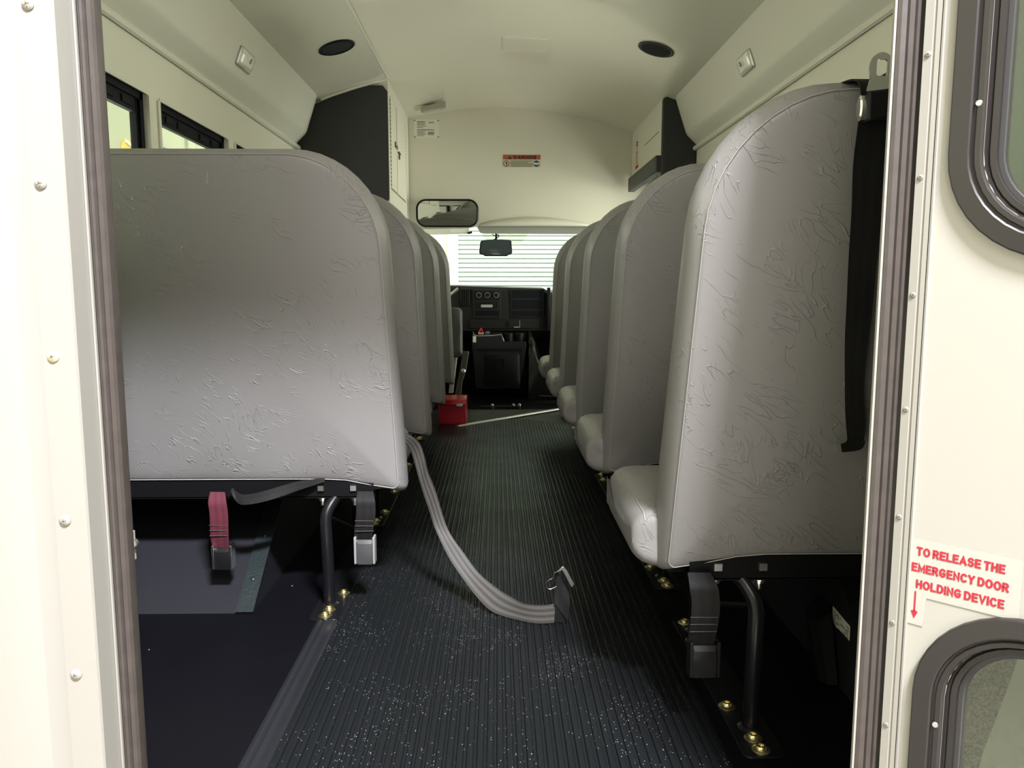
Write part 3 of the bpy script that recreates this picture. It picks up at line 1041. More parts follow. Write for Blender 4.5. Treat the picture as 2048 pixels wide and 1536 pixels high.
for k in range(5):
    a = 0.004
    while a < 0.064:
        L_ = rnd.uniform(0.006, 0.018)
        if rnd.random() < 0.75:
            b0 = -0.0055 - 0.0048 * k
            m.poly([fs_(a, b0) - V((.0005, 0, 0)), fs_(min(a + L_, 0.068), b0) - V((.0005, 0, 0)), fs_(min(a + L_, 0.068), b0 - 0.0019) - V((.0005, 0, 0)), fs_(a, b0 - 0.0019) - V((.0005, 0, 0))])
        a += L_ + 0.003
m.build('print', INK, hs, flat=True)

# ------------------------------------------------------------------ bench seats


def make_bench(sx, eb, et, ec, xf, label):
    """bench for one side; x is measured outwards from the aisle. Rear face of the back stands at y = 0."""
    root = thing('bench_seat', label, 'bench seat', (0, 0, 0), None)
    XO = 1.0
    LEAN = 0.222

    def P(x, y, z):
        return (sx * x, y, z)

    # backrest
    def loop(ins, yo):
        z0, z1 = 0.288, 0.986
        pts = rrect(0, 1, 0, 1, 0.001, 10, 14)          # parameter template for equal counts
        rr = [0.012, 0.02, 0.10, 0.185]                # bl(aisle) br tr tl(aisle)
        rr = [max(0.004, r - max(ins, 0)) if r > 0.05 else max(0.006, r - max(ins, 0) * 0.2) for r in rr]
        x0, x1 = eb + ins, XO - max(ins, 0)
        o = []
        for x, z in rrect(x0, x1, z0 + ins, z1 - ins, tuple(rr), 10, 14):
            t = (z - z0) / (z1 - z0)
            xx = x + (et - eb) * t * (XO - x) / (XO - eb)
            zz = z
            near = max(0, 1 - abs(x - x0) / 0.15)
            dip = 0.024 * near * near * (3 - 2 * near) * max(0, 1 - (z - z0) / 0.10)
            zz -= dip
            puff = 0.0
            if yo < 0.002:
                puff = 0.003 * sin(x * 23 + z * 9) * max(0, min(1, ins / 0.08)) * max(0, 1 - (z - z0) / 0.35)
            thick = yo * (1 - 0.30 * t) if yo > 0.01 else yo
            o.append(P(xx, thick + puff - LEAN * (zz - 0.28), zz))
        return o
    prof = [(0.29, -0.012), (0.25, -0.012), (0.20, -0.012), (0.13, -0.0105), (0.08, -0.008), (0.045, -0.0055), (0.022, -0.003), (0.008, -0.001), (0.002, 0.001), (0.000, 0.003), (-0.004, 0.009), (-0.010, 0.025), (-0.014, 0.05), (-0.013, 0.08), (-0.006, 0.105), (0.008, 0.124), (0.035, 0.137), (0.08, 0.143), (0.16, 0.145), (0.25, 0.145), (0.29, 0.145)]
    m = MB()
    m.loft([loop(i, y) for i, y in prof], True, True, True)
    back = m.build('backrest', VINYL, root, sharp=60)
    line = loop(0.0012, -0.0005)
    m = MB()
    m.tube(line + [line[0]], 0.0009, 5, False)
    m.build('seam', THREAD, back)
    # cushion
    m = MB()
    lp = []
    for ins, x in ((0.049, ec + 0.0), (0.042, ec + 0.0008), (0.032, ec + 0.004), (0.021, ec + 0.010), (0.010, ec + 0.020), (0.003, ec + 0.034), (0.0, ec + 0.05), (0.0, ec + 0.10), (0.0, 0.5), (0.0, 0.75), (0.0, XO - 0.02), (0.01, XO)):
        row = []
        for y, z in rrect(0.03 + ins * 0.4, 0.395 - ins, 0.252 + ins * 0.6, 0.352 - ins * 0.75, (0.02, 0.055, 0.035, 0.02), 6, 6):
            row.append(P(x, y, z + (0.010 * sin(pi * max(0, min(1, (y - 0.03) / 0.36))) * min(1, (x - ec) / 0.08) if z > 0.30 else 0)))
        lp.append(row)
    cy = sum(p[1] for p in lp[0]) / len(lp[0])
    cz = sum(p[2] for p in lp[0]) / len(lp[0])
    inner = [[P(ec - b, cy + (p[1] - cy) * k, cz + (p[2] - cz) * k) for p in lp[0]] for k, b in ((0.08, 0.0035), (0.4, 0.003), (0.75, 0.0015))]
    m.loft(inner + lp, True, True, True)
    cu = m.build('seat_cushion', VINYL, root, sharp=60)
    m = MB()
    ln = [p for p, (y, z) in zip(lp[4], rrect(0.03 + 0.010 * .4, 0.395 - 0.010, 0.252 + 0.006, 0.352 - 0.0075, (0.02, 0.055, 0.035, 0.02), 6, 6)) if z > 0.330 or y > 0.36]
    m.tube([(p[0] , p[1], p[2] + 0.0005) for p in ln], 0.001, 5, False)
    m.build('seam', THREAD, cu)
    # steel frame under the cushion
    m = MB()
    m.box(*sorted((sx * (xf - 0.104), sx * 0.99)), 0.0, 0.004, 0.246, 0.286)
    m.box(*sorted((sx * (xf - 0.104), sx * 0.99)), 0.0, 0.036, 0.244, 0.248)
    m.box(*sorted((sx * (ec + 0.075), sx * 0.99)), 0.28, 0.31, 0.228, 0.246)
    m.box(*sorted((sx * (ec + 0.06), sx * 0.99)), 0.04, 0.31, 0.244, 0.252)
    for k in range(9):
        xx = xf + 0.09 + k * 0.052
        m.lathe(P(xx, 0.0, 0.262), (0, -1, 0), [(0.0026, 0), (0.002, 0.001), (0, 0.0012)], 8)
    m.build('seat_frame', RAILM, root, sharp=30)
    m = MB()
    m.tube(smooth_line([V(P(xf - 0.022, 0.016, 0.248)), V(P(xf - 0.010, 0.008, 0.236)), V(P(xf + 0.004, -0.010, 0.205)), V(P(xf + 0.002, -0.019, 0.15)), V(P(xf, -0.02, 0.07)), V(P(xf, -0.02, -0.003))], 6), 0.0135, 14)
    m.lathe(P(xf, -0.02, -0.004), (0, 0, 1), [(0.021, 0), (0.021, 0.003), (0.0165, 0.006), (0.0135, 0.008)], 16)
    m.build('leg', STEEL_BLACK, root)
    m = MB()
    m.tube([P(xf, 0.345, 0.24), P(xf, 0.345, -0.003)], 0.0135, 14)
    m.lathe(P(xf, 0.345, -0.004), (0, 0, 1), [(0.021, 0), (0.021, 0.003), (0.0165, 0.006), (0.0135, 0.008)], 16)
    m.build('leg', STEEL_BLACK, root)
    m = MB()
    m.tube([P(xf, 0.0, 0.20), P(xf, 0.345, 0.06)], 0.005, 8)
    m.build('brace', STEEL_BLACK, root)
    m = MB()
    rr = rrect(xf - 0.036, xf + 0.030, -0.104, 0.405, 0.012, 5, 2)
    m.loft([[P(x, y, z) for x, y in rr] for z in (-0.006, -0.0015)], True, True, True)
    m.build('foot_plate', STEEL_BLACK, root, sharp=30, bevel=0.0008)
    for dy, dx in ((0.045, -0.020), (-0.052, -0.006), (-0.084, -0.004), (0.30, -0.016), (0.385, -0.012)):
        c = P(xf + dx, dy, -0.0018)
        m = MB()
        m.lathe(c, (0, 0, 1), [(0.0145, 0), (0.0145, 0.0012), (0.0125, 0.0022), (0.0095, 0.0030), (0.0088, 0.0062), (0.0075, 0.0078), (0.0045, 0.0080), (0.0042, 0.006), (0, 0.006)], 18)
        m.build('floor_bolt', BRASS, root, sharp=28)
    for dx in (0.016, -0.058):
        c = V(P(xf + dx, 0.014, 0.243))
        m = MB()
        m.lathe(c, (0, 0, -1), [(0.0125, 0), (0.0125, 0.0015), (0.0082, 0.0017), (0.0082, 0.008), (0.0045, 0.0082), (0.0045, 0.019), (0.003, 0.020)], 12)
        m.box(c.x - 0.0065, c.x + 0.0065, -0.006, 0.0, 0.262, 0.274)
        m.build('rail_bolt', ZINC, root, sharp=25)
    return root


ORD = ['nearest the open doorway', 'second from the open doorway', 'third from the open doorway', 'fourth from the open doorway', 'farthest from the open doorway, by the cab']
LY = [1.74, 2.42, 3.10, 3.78]
RY = [1.22, 1.90, 2.58, 3.26, 3.94]
LL = ['grey vinyl bench nearest the doorway in the left row, grey belt trailing beside it', 'second grey vinyl bench from the doorway in the left row', 'third grey vinyl bench from the doorway in the left row', 'farthest grey vinyl bench in the left row, above the red box']
RL = ['grey vinyl bench nearest the doorway in the right row, black belt over its back', 'second grey vinyl bench from the doorway in the right row', 'third grey vinyl bench from the doorway in the right row', 'fourth grey vinyl bench from the doorway in the right row', 'farthest grey vinyl bench in the right row, nearest the windshield']
protoL = make_bench(-1, 0.228, 0.245, 0.236, 0.389, LL[0])
protoR = make_bench(1, 0.278, 0.295, 0.226, 0.418, RL[0])
for proto, Y, lab in ((protoL, LY, LL), (protoR, RY, RL)):
    allb = [proto] + [copy_tree(proto) for _ in Y[1:]]
    for o, y, l in zip(allb, Y, lab):
        o.location = (0, y, 0)
        o['label'] = l
        o['group'] = 'grey vinyl bench seats along both sides of the aisle'

# ------------------------------------------------------------------ belts


def buckle_strap(label, webm, buckm, xa, xb, y, ztop, zweb, zbot, dx=0.0, stitch=True, slotm=None):
    """webbing hanging from the rail with a buckle at its lower end; dx = sideways drift"""
    xc = (xa + xb) / 2
    root = thing('seat_belt', label, 'seat belt', (xc, y, ztop))
    wd = (xb - xa) / 2
    m = MB()
    A, B = [], []
    for k in range(8):
        t = k / 7
        z = ztop + (zweb - ztop) * t
        x = xc + dx * t + 0.004 * sin(t * 5)
        h = wd * (1 if t < 0.8 else 1 - 0.25 * (t - 0.8) / 0.2)
        if t < 0.08:
            h = wd * 0.82
        yy = y - 0.010 * sin(t * pi) + (0.012 if t < 0.05 else 0)
        A.append((x - h, yy, z))
        B.append((x + h, yy - 0.002, z))
    m.ribbon(A, B, 0.003, 3)
    web = m.build('webbing', webm, root, sharp=50)
    if stitch:
        m = MB()
        zs = ztop + (zweb - ztop) * 0.52
        x = xc + dx * 0.5
        for dz in (0, -0.012, -0.024):
            m.box(x - wd * 0.96, x + wd * 0.96, y - 0.0135, y - 0.012, zs + dz - 0.0006, zs + dz + 0.0006)
        m.build('stitching', MATS['stitch'] if 'stitch' in MATS else mat('stitch', [c for c in (0.06, 0.05, 0.05)], 0.7), web)
    xcb = xc + dx
    m = MB()
    wb = wd * 0.98
    z1, z0 = zweb + 0.010, zbot
    rr = rrect(xcb - wb, xcb + wb, z0, z1, (0.004, 0.004, 0.003, 0.003), 4, 2)
    rr2 = rrect(xcb - wb + 0.003, xcb + wb - 0.003, z0 + 0.002, z1 - 0.008, 0.004, 4, 2)
    m.loft([[(a, y + 0.010, b) for a, b in rr], [(a, y - 0.008, b) for a, b in rr], [(a, y - 0.013, b) for a, b in rr2]], True, True, True)
    bk = m.build('buckle', buckm, root, sharp=30)
    for s in (-1, 1):
        m = MB()
        m.box(xcb + s * wb - 0.0025, xcb + s * wb + 0.0025, y - 0.0165, y + 0.009, z0 + 0.004, z1 + 0.008)
        m.build('side_plate', SILVERP if slotm is None else slotm, bk, bevel=0.0008)
    return root


buckle_strap('maroon seat belt strap with black buckle hanging under the near left bench', WEB_MAROON, BLACKP, -0.657, -0.616, 1.718, 0.262, 0.127, 0.086, 0.012, True, CHROME)
buckle_strap('black seat belt strap with grey buckle by the aisle leg of the near left bench', WEB_DARK, BUCKGREY, -0.323, -0.280, 1.716, 0.262, 0.145, 0.097, -0.001, True)
buckle_strap('black seat belt strap with black buckle hanging under the near right bench', WEB_DARK, BLACKP, 0.304, 0.349, 1.196, 0.262, 0.137, 0.092, 0.007, True, BLACKP)

cw = MB()
cw.ribbon([(-0.602, 1.725, 0.272), (-0.585, 1.712, 0.266), (-0.565, 1.705, 0.262), (-0.52, 1.702, 0.272), (-0.45, 1.715, 0.290), (-0.395, 1.735, 0.292)], [(-0.602, 1.712, 0.268), (-0.583, 1.700, 0.246), (-0.560, 1.690, 0.243), (-0.51, 1.694, 0.252), (-0.45, 1.712, 0.270), (-0.395, 1.733, 0.284)], 0.004, 5)
tag(cw.build('belt_webbing', WEB_DARK), 'crumpled black belt webbing tucked along the rail under the near left bench', 'webbing')

# long grey lap belt trailing into the aisle
lb = thing('lap_belt', 'long grey lap belt drooping from the near left bench onto the aisle mat', 'seat belt', (-0.05, 1.7, 0))
OO = [(-0.262, 1.82, 0.372), (-0.232, 1.8, 0.383), (-0.214, 1.81, 0.379), (-0.198, 1.82, 0.368), (-0.185, 1.83, 0.349), (-0.176, 1.83, 0.319), (-0.168, 1.82, 0.287), (-0.149, 1.81, 0.24), (-0.119, 1.79, 0.153), (-0.079, 1.76, 0.102), (-0.043, 1.73, 0.065), (0.001, 1.69, 0.043), (0.031, 1.66, 0.036), (0.06, 1.625, 0.036), (0.096, 1.612, 0.038), (0.124, 1.612, 0.042)]
II = [(-0.262, 1.79, 0.374), (-0.233, 1.79, 0.376), (-0.221, 1.80, 0.362), (-0.21, 1.82, 0.341), (-0.202, 1.83, 0.312), (-0.191, 1.83, 0.27), (-0.178, 1.82, 0.23), (-0.163, 1.81, 0.188), (-0.149, 1.79, 0.153), (-0.118, 1.75, 0.102), (-0.082, 1.72, 0.058), (-0.042, 1.68, 0.022), (-0.007, 1.65, 0.004), (0.053, 1.615, 0.001), (0.088, 1.602, 0.001), (0.121, 1.600, 0.003)]
m = MB().ribbon(OO, II, 0.0022, 6)
m.build('webbing', WEB_GREY, lb, sharp=60)
m = MB()
m.ribbon([(0.122, 1.612, 0.044), (0.124, 1.622, 0.070), (0.128, 1.628, 0.106)], [(0.150, 1.600, 0.006), (0.155, 1.606, 0.040), (0.1545, 1.618, 0.062)], 0.006, 4)
m.prism([(0.114, 1.604, 0.003), (0.150, 1.602, 0.003), (0.153, 1.606, 0.040), (0.122, 1.610, 0.044)], (0, 0.006, 0))
m.build('webbing_fold', WEB_BLACK, lb, sharp=50)
tg = MB()
tg.prism([(0.122, 1.622, 0.106), (0.138, 1.622, 0.1215), (0.1465, 1.622, 0.114), (0.1635, 1.622, 0.082), (0.160, 1.622, 0.073), (0.155, 1.622, 0.076), (0.140, 1.622, 0.106), (0.136, 1.622, 0.112), (0.128, 1.622, 0.108)], (0.002, -0.010, 0.004))
tgo = tg.build('tongue', CHROME, lb, sharp=25, bevel=0.001)
m = MB()
m.tube(smooth_line([V(p) for p in ((0.129, 1.622, 0.110), (0.122, 1.622, 0.106), (0.119, 1.62, 0.096), (0.110, 1.62, 0.091), (0.1035, 1.62, 0.083), (0.105, 1.62, 0.075), (0.114, 1.62, 0.071), (0.127, 1.62, 0.077))], 5), 0.0012, 6)
m.build('tongue_loop', CHROME, tgo)

# black lap belt slung over the near right bench back
rb = thing('lap_belt', 'black lap belt with silver tongue slung over the back of the near right bench', 'seat belt', (0.5, 1.05, 0.97))
A = [(0.452, 1.165, 0.978), (0.455, 1.135, 0.994), (0.464, 1.09, 0.9965), (0.470, 1.052, 0.993), (0.472, 1.036, 0.975), (0.475, 1.044, 0.942), (0.478, 1.060, 0.886), (0.485, 1.073, 0.828), (0.491, 1.088, 0.76), (0.498, 1.102, 0.704), (0.504, 1.115, 0.646), (0.513, 1.128, 0.586), (0.522, 1.140, 0.532), (0.531, 1.149, 0.494)]
B = [(0.522, 1.165, 0.978), (0.522, 1.135, 0.994), (0.522, 1.09, 0.9965), (0.522, 1.052, 0.993), (0.522, 1.036, 0.975), (0.523, 1.044, 0.942), (0.522, 1.054, 0.886), (0.524, 1.066, 0.828), (0.527, 1.080, 0.76), (0.534, 1.100, 0.69), (0.535, 1.110, 0.631), (0.541, 1.126, 0.571), (0.551, 1.136, 0.523), (0.554, 1.145, 0.491)]
m = MB().ribbon(A, B, 0.0022, 5)
m.build('webbing', WEB_BLACK, rb, sharp=60)
m = MB().ribbon([(0.531, 1.148, 0.496), (0.526, 1.143, 0.490), (0.514, 1.140, 0.487)], [(0.555, 1.142, 0.492), (0.546, 1.136, 0.480), (0.516, 1.136, 0.476)], 0.003, 4)
m.build('webbing_end', WEB_BLACK, rb, sharp=60)
m = MB().prism([(0.5095, 1.139, 0.488), (0.516, 1.138, 0.489), (0.517, 1.134, 0.4755), (0.5105, 1.135, 0.4745)], (0, 0.006, 0.001))
m.build('end_clip', ZINC, rb)
m = MB()
cv = [(0.476, 0.9725), (0.523, 0.978), (0.524, 0.940), (0.477, 0.934)]
m.loft([[(a, 1.046, b) for a, b in cv], [(a, 1.022, b) for a, b in cv]], True, True, True)
m.build('tongue_cover', BLACKP, rb, sharp=30, bevel=0.004)
m = MB().lathe((0.477, 1.034, 0.953), (-1, 0, 0), [(0.0075, 0), (0.0075, 0.006), (0.006, 0.008), (0, 0.008)], 16, 2.2)
m.build('cover_pin', CHROME, rb, sharp=30)
m = MB()
outer = [(0.476, 0.973), (0.520, 0.979), (0.520, 0.9835), (0.511, 0.9895)] + [(0.4955 + 0.0165 * cos(a), 1.003 + 0.019 * sin(a)) for a in [-0.35 + (pi + 0.7) * k / 14 for k in range(15)]] + [(0.482, 0.988), (0.478, 0.9815)]
hole = rrect(0.4885, 0.5025, 0.9925, 1.013, 0.003, 4, 2)
cx, cz = 0.4955, 1.0
import math as _m
outer_s = sorted(outer, key=lambda p: _m.atan2(p[1] - cz, p[0] - cx))
n = len(hole)


def ray_poly(ang):
    d = (cos(ang), sin(ang))
    best = None
    for i in range(len(outer)):
        a, b = outer[i], outer[(i + 1) % len(outer)]
        ex, ez = b[0] - a[0], b[1] - a[1]
        den = d[0] * ez - d[1] * ex
        if abs(den) < 1e-12:
            continue
        t = ((a[0] - cx) * ez - (a[1] - cz) * ex) / den
        s = ((a[0] - cx) * d[1] - (a[1] - cz) * d[0]) / den
        if t > 0 and -1e-6 <= s <= 1 + 1e-6 and (best is None or t > best):
            best = t
    return (cx + d[0] * best, cz + d[1] * best)


NS = 72


def ray_hole(ang):
    d = (cos(ang), sin(ang))
    best = None
    for i in range(n):
        a, b = hole[i], hole[(i + 1) % n]
        ex, ez = b[0] - a[0], b[1] - a[1]
        den = d[0] * ez - d[1] * ex
        if abs(den) < 1e-12:
            continue
        t = ((a[0] - cx) * ez - (a[1] - cz) * ex) / den
        s = ((a[0] - cx) * d[1] - (a[1] - cz) * d[0]) / den
        if t > 0 and -1e-6 <= s <= 1 + 1e-6 and (best is None or t > best):
            best = t
    return (cx + d[0] * best, cz + d[1] * best)


angs = [2 * pi * k / NS for k in range(NS)]
op = [ray_poly(a) for a in angs]
hp = [ray_hole(a) for a in angs]
m.loft([[(a, 1.033, b) for a, b in op], [(a, 1.0305, b) for a, b in op], [(a, 1.0305, b) for a, b in hp], [(a, 1.033, b) for a, b in hp], [(a, 1.033, b) for a, b in op]])
bmesh.ops.remove_doubles(m.bm, verts=m.bm.verts[:], dist=1e-5)
m.build('tongue', CHROME, rb, sharp=30)
# ------------------------------------------------------------------ ceiling fittings


def speaker(sx, label, ringm):
    x = sx * 0.69
    y = 3.50
    z = ceil_z(0.69) - 0.001
    sl = sx * 2 * 0.207 * 0.69
    nrm = V((-sl, 0, -1)).normalized()
    t = thing('ceiling_speaker', label, 'speaker', (x, y, z), 'round black speakers in the ceiling')
    m = MB().lathe((x, y, z), nrm, [(0.080, -0.004), (0.080, 0.004), (0.075, 0.006), (0.068, 0.004), (0.064, 0.001)], 40)
    m.build('ring', ringm, t, sharp=30)
    m = MB().lathe((x, y, z), nrm, [(0.066, 0.0005), (0.064, 0.003), (0.0, 0.0036)], 40)
    m.build('grille', mat('grille_cloth', (0.006, 0.008, 0.010), 0.8, bump=(500, 0.5, 0.001)) if 'grille_cloth' not in MATS else MATS['grille_cloth'], t)


speaker(-1, 'round black speaker in the ceiling above the left bench row', BLACKP)
speaker(1, 'round black speaker with grey ring in the ceiling above the right bench row', mat('speaker_ring', (0.05, 0.05, 0.05), 0.4))


def dome(sx, label):
    c = V((sx * 0.9435, 3.04, 1.569))
    a = V((sx * 0.050, 0, -0.138)).normalized()     # down along the panel
    b = V((0, 1, 0))
    nrm = V((-sx * 0.138, 0, -0.050)).normalized()
    t = thing('dome_light', label, 'light', c, 'square dome lights on the side coves')

    def lp(h, d, r):
        return [c + b * u * 1.55 + a * v * 0.72 + nrm * d for u, v in rrect(-h, h, -h * 1.0, h * 1.0, r, 5, 3)]
    m = MB()
    m.loft([lp(0.050, 0.0, 0.010), lp(0.050, 0.006, 0.010), lp(0.046, 0.009, 0.009), lp(0.042, 0.008, 0.008)], True, True, False)
    m.build('bezel', mat('dome_bezel', (0.45, 0.44, 0.40), 0.3, 0.3) if 'dome_bezel' not in MATS else MATS['dome_bezel'], t, sharp=30)
    m = MB()
    m.loft([lp(0.043, 0.006, 0.009), lp(0.042, 0.012, 0.010), lp(0.036, 0.018, 0.012), lp(0.022, 0.021, 0.010), lp(0.008, 0.019, 0.004)], True, True, True)
    m.build('lens', LENS, t, sharp=80)
    m = MB()
    q = c + nrm * 0.0195 - a * 0.006 + b * 0.012
    m.hexa([q + b * u + a * v for u, v in ((-0.007, -0.010), (0.007, -0.010), (0.007, 0.010), (-0.007, 0.010))], [q + nrm * 0.003 + b * u + a * v for u, v in ((-0.006, -0.009), (0.006, -0.009), (0.006, 0.009), (-0.006, 0.009))])
    m.build('switch', mat('dome_switch', (0.30, 0.29, 0.26), 0.4) if 'dome_switch' not in MATS else MATS['dome_switch'], t)


dome(-1, 'clear square dome light on the left cove')
dome(1, 'clear square dome light on the right cove')

m = MB()
zc = ceil_z(0.13, 3.8)
m.prism([(0.025, 3.66, zc - 0.004), (0.245, 3.66, ceil_z(0.24, 3.8) - 0.004), (0.245, 3.85, ceil_z(0.24, 3.8) - 0.004), (0.025, 3.85, zc - 0.002)], (0, 0, 0.012))
cp = thing('ceiling_cover', 'pale blank cover plate in the middle of the ceiling', 'cover plate', (0.13, 3.75, zc))
m.build('plate', PANEL, cp, bevel=0.004)
m = MB()
for xx in (0.06, 0.135, 0.21):
    m.lathe((xx, 3.70, ceil_z(xx, 3.8) - 0.003), (0, 0, -1), [(0.007, 0), (0.007, 0.002), (0.0, 0.003)], 10)
m.build('screw', COVE, cp)
cl = thing('ceiling_lamp', 'small slim lens lamp at the ceiling above the warning plaque', 'light', (-0.38, 4.78, 1.80))
m = MB()
m.hexa([(-0.455, 4.80, 1.768), (-0.302, 4.74, 1.786), (-0.302, 4.80, 1.788), (-0.452, 4.86, 1.770)], [(-0.455, 4.80, 1.80), (-0.302, 4.74, 1.82), (-0.302, 4.80, 1.82), (-0.452, 4.86, 1.80)])
m.build('lens', mat('grey_lens', (0.42, 0.41, 0.34), 0.3), cl, bevel=0.004)
m = MB().box(-0.49, -0.36, 4.80, 4.90, 1.798, 1.81)
m.build('base', PANEL, cl, bevel=0.003)

# ------------------------------------------------------------------ cabinet at the front left, lining at the front right
cb = thing('overhead_cabinet', 'overhead cabinet at the front left with charcoal rear panel and ivory doors', 'cabinet', (-0.8, 4.6, 1.13))
m = MB()
f0 = [(-1.028, 4.14, 1.13), (-0.56, 4.14, 1.13)] + [(x, 4.14, ceil_z(x) - 0.001) for x in (-0.56, -0.65, -0.75, -0.85, -0.92, -1.028)]
m.prism(f0, (0, 0.90, 0))
m.build('body', PANEL, cb, sharp=25)
m = MB()
f1 = [(-1.028, 4.128, 1.165), (-0.585, 4.128, 1.165), (-0.562, 4.128, 1.185), (-0.562, 4.128, 1.725), (-0.585, 4.128, 1.752), (-0.65, 4.128, ceil_z(0.65) - 0.012), (-0.75, 4.128, ceil_z(0.75) - 0.012), (-0.85, 4.128, ceil_z(0.85) - 0.010), (-0.93, 4.128, 1.66), (-1.028, 4.128, 1.62)]
m.prism(f1, (0, 0.014, 0))
m.build('rear_panel', CHAR, cb)
for (y0, y1), nm in (((4.20, 4.43), 1), ((4.46, 4.86), 2)):
    m = MB().box(-0.5595, -0.5555, y0, y1, 1.25, 1.72)
    d_ = m.build('door', PANEL, cb, bevel=0.002)
    m = MB()
    for yy in (y0 - 0.006,) if nm == 1 else (y1 + 0.003,):
        for k in range(22):
            zz = 1.26 + k * 0.0205
            m.box(-0.5595, -0.5555, yy, yy + 0.006, zz, zz + 0.011)
    m.build('hinge', mat('hinge_bronze', (0.22, 0.20, 0.14), 0.5) if 'hinge_bronze' not in MATS else MATS['hinge_bronze'], d_)
    m = MB()
    m.box(-0.5598, -0.5590, y0 - 0.004, y1 + 0.004, 1.243, 1.25)
    if nm == 1:
        m.box(-0.5598, -0.5590, y1, y1 + 0.008, 1.25, 1.72)
    m.build('door_gap', GREYINK, d_)
    m = MB()
    if nm == 1:
        m.box(-0.5555, -0.548, 4.345, 4.355, 1.485, 1.515)
        m.box(-0.5555, -0.546, 4.35, 4.42, 1.485, 1.493)
        m.box(-0.5555, -0.548, 4.41, 4.42, 1.485, 1.505)
    else:
        m.box(-0.5555, -0.546, 4.47, 4.54, 1.472, 1.484)
        m.box(-0.5555, -0.548, 4.50, 4.52, 1.445, 1.476)
    m.build('latch', mat('latch_bronze', (0.10, 0.09, 0.065), 0.4, 0.6) if 'latch_bronze' not in MATS else MATS['latch_bronze'], d_, bevel=0.003)
# tape seam at the top of the charcoal panel
m = MB()
m.tube([(-0.90 + 0.34 * t / 10, 4.118, ceil_z(-0.90 + 0.34 * t / 10) - 0.004) for t in range(11)], 0.008, 8)
struct(m.build('trim_18', PANEL))

ep = thing('entrance_lining', 'ivory lining panel with a charcoal rear edge above the front entrance door', 'panel', (0.9, 4.5, 1.33))
m = MB()
m.prism([(0.856, 4.14, 1.4135), (0.856, 5.045, 1.4135), (0.856, 5.045, ceil_z(0.856) - 0.001), (0.856, 4.14, ceil_z(0.856) - 0.001)], (0.03, 0, 0))
m.build('lining', PANEL, ep)
m = MB().box(0.8545, 0.8558, 4.22, 4.62, 1.545, 1.549)
m.build('panel_gap', GREYINK, ep)
m = MB()
m.prism([(0.853, 4.095, 1.30), (0.853, 4.095, ceil_z(0.853) - 0.012), (0.868, 4.095, ceil_z(0.868) + 0.0), (1.028, 4.095, 1.66), (1.028, 4.095, 1.30)], (0, 0.045, 0))
m.build('rear_panel', CHAR, ep, bevel=0.003)
hp_ = MB().box(0.826, 0.868, 4.142, 5.0, 1.328, 1.413)
tag(hp_.build('header_pad', CHAR2, bevel=0.006), 'charcoal padded bar over the front entrance doorway', 'pad')
sk = thing('exit_sticker', 'narrow red and black pictogram sticker on the entrance lining', 'sticker', (0.855, 4.86, 1.5))
fk = lambda a, b: V((0.8552, 4.90 - a, 1.615 + b))
m = MB()
for k, (b0, b1) in enumerate(((0, -0.012), (-0.016, -0.028), (-0.036, -0.038), (-0.042, -0.044), (-0.050, -0.052))):
    m.poly([fk(0.01, b0), fk(0.06, b0), fk(0.06, b1), fk(0.01, b1)])
m.build('print', INK, sk, flat=True)
m = MB()
for a0, a1, b0, b1 in ((0.0, 0.07, -0.062, -0.068), (0.0, 0.07, -0.124, -0.130), (0.0, 0.008, -0.062, -0.130), (0.062, 0.07, -0.062, -0.130), (0.02, 0.03, -0.078, -0.116), (-0.01, 0.09, -0.142, -0.162)):
    m.poly([fk(a0, b0), fk(a1, b0), fk(a1, b1), fk(a0, b1)])
m.build('pictogram', REDINK, sk, flat=True)
# entrance door on the right, glass in two leaves
for k, (y0, y1) in enumerate(((4.22, 4.58), (4.59, 4.96))):
    dr = bpy.data.objects.new('door_%d' % (k + 2), None)
    COL.objects.link(dr)
    dr.location = (1.05, (y0 + y1) / 2, -0.1)
    struct(dr)
    m = MB()
    for a, b, c, d in ((y0, y0 + 0.04, -0.10, 1.35), (y1 - 0.04, y1, -0.10, 1.35), (y0, y1, 1.30, 1.35), (y0, y1, -0.10, 0.0), (y0, y1, 0.60, 0.66)):
        m.box(1.04, 1.07, a, b, c, d)
    m.build('door_frame', CREAM, dr)
    m = MB().box(1.053, 1.057, y0 + 0.03, y1 - 0.03, -0.02, 1.32)
    m.build('pane', GLASS, dr)

# ------------------------------------------------------------------ signs on the bulkhead
wl = thing('warning_label', 'orange headed warning label on the front bulkhead', 'sticker', (0.156, YB, 1.487))
YS = YB - 0.0015
fwl = lambda a, b: V((0.037 + a, YS - 0.001, 1.487 + b))
m = MB().box(0.037, 0.275, YS, YS + 0.001, 1.487, 1.563)
m.build('backing', mat('label_cream', (0.62, 0.56, 0.40), 0.5), wl)
m = MB()
m.poly([fwl(0, 0.048), fwl(0.238, 0.048), fwl(0.238, 0.076), fwl(0, 0.076)])
m.build('header', ORANGE, wl, flat=True)
m = MB()
fw2 = lambda a, b: V((0.037 + a, YS - 0.0016, 1.487 + b))
put_text(m, 'WARNING', 0.148, 0.0225, fw2, (0.064, 0.0505), 0.26, 0.42)
m.build('lettering', INK, wl, recalc=False, flat=True)
m = MB()
m.poly([fw2(0.031, 0.0505), fw2(0.055, 0.0505), fw2(0.043, 0.0735)])
m.build('alert_triangle', INK, wl, flat=True)
m = MB()
fw3 = lambda a, b: V((0.037 + a, YS - 0.0022, 1.487 + b))
m.poly([fw3(0.0415, 0.057), fw3(0.0445, 0.057), fw3(0.0445, 0.067), fw3(0.0415, 0.067)])
m.poly([fw3(0.0415, 0.0525), fw3(0.0445, 0.0525), fw3(0.0445, 0.055), fw3(0.0415, 0.055)])
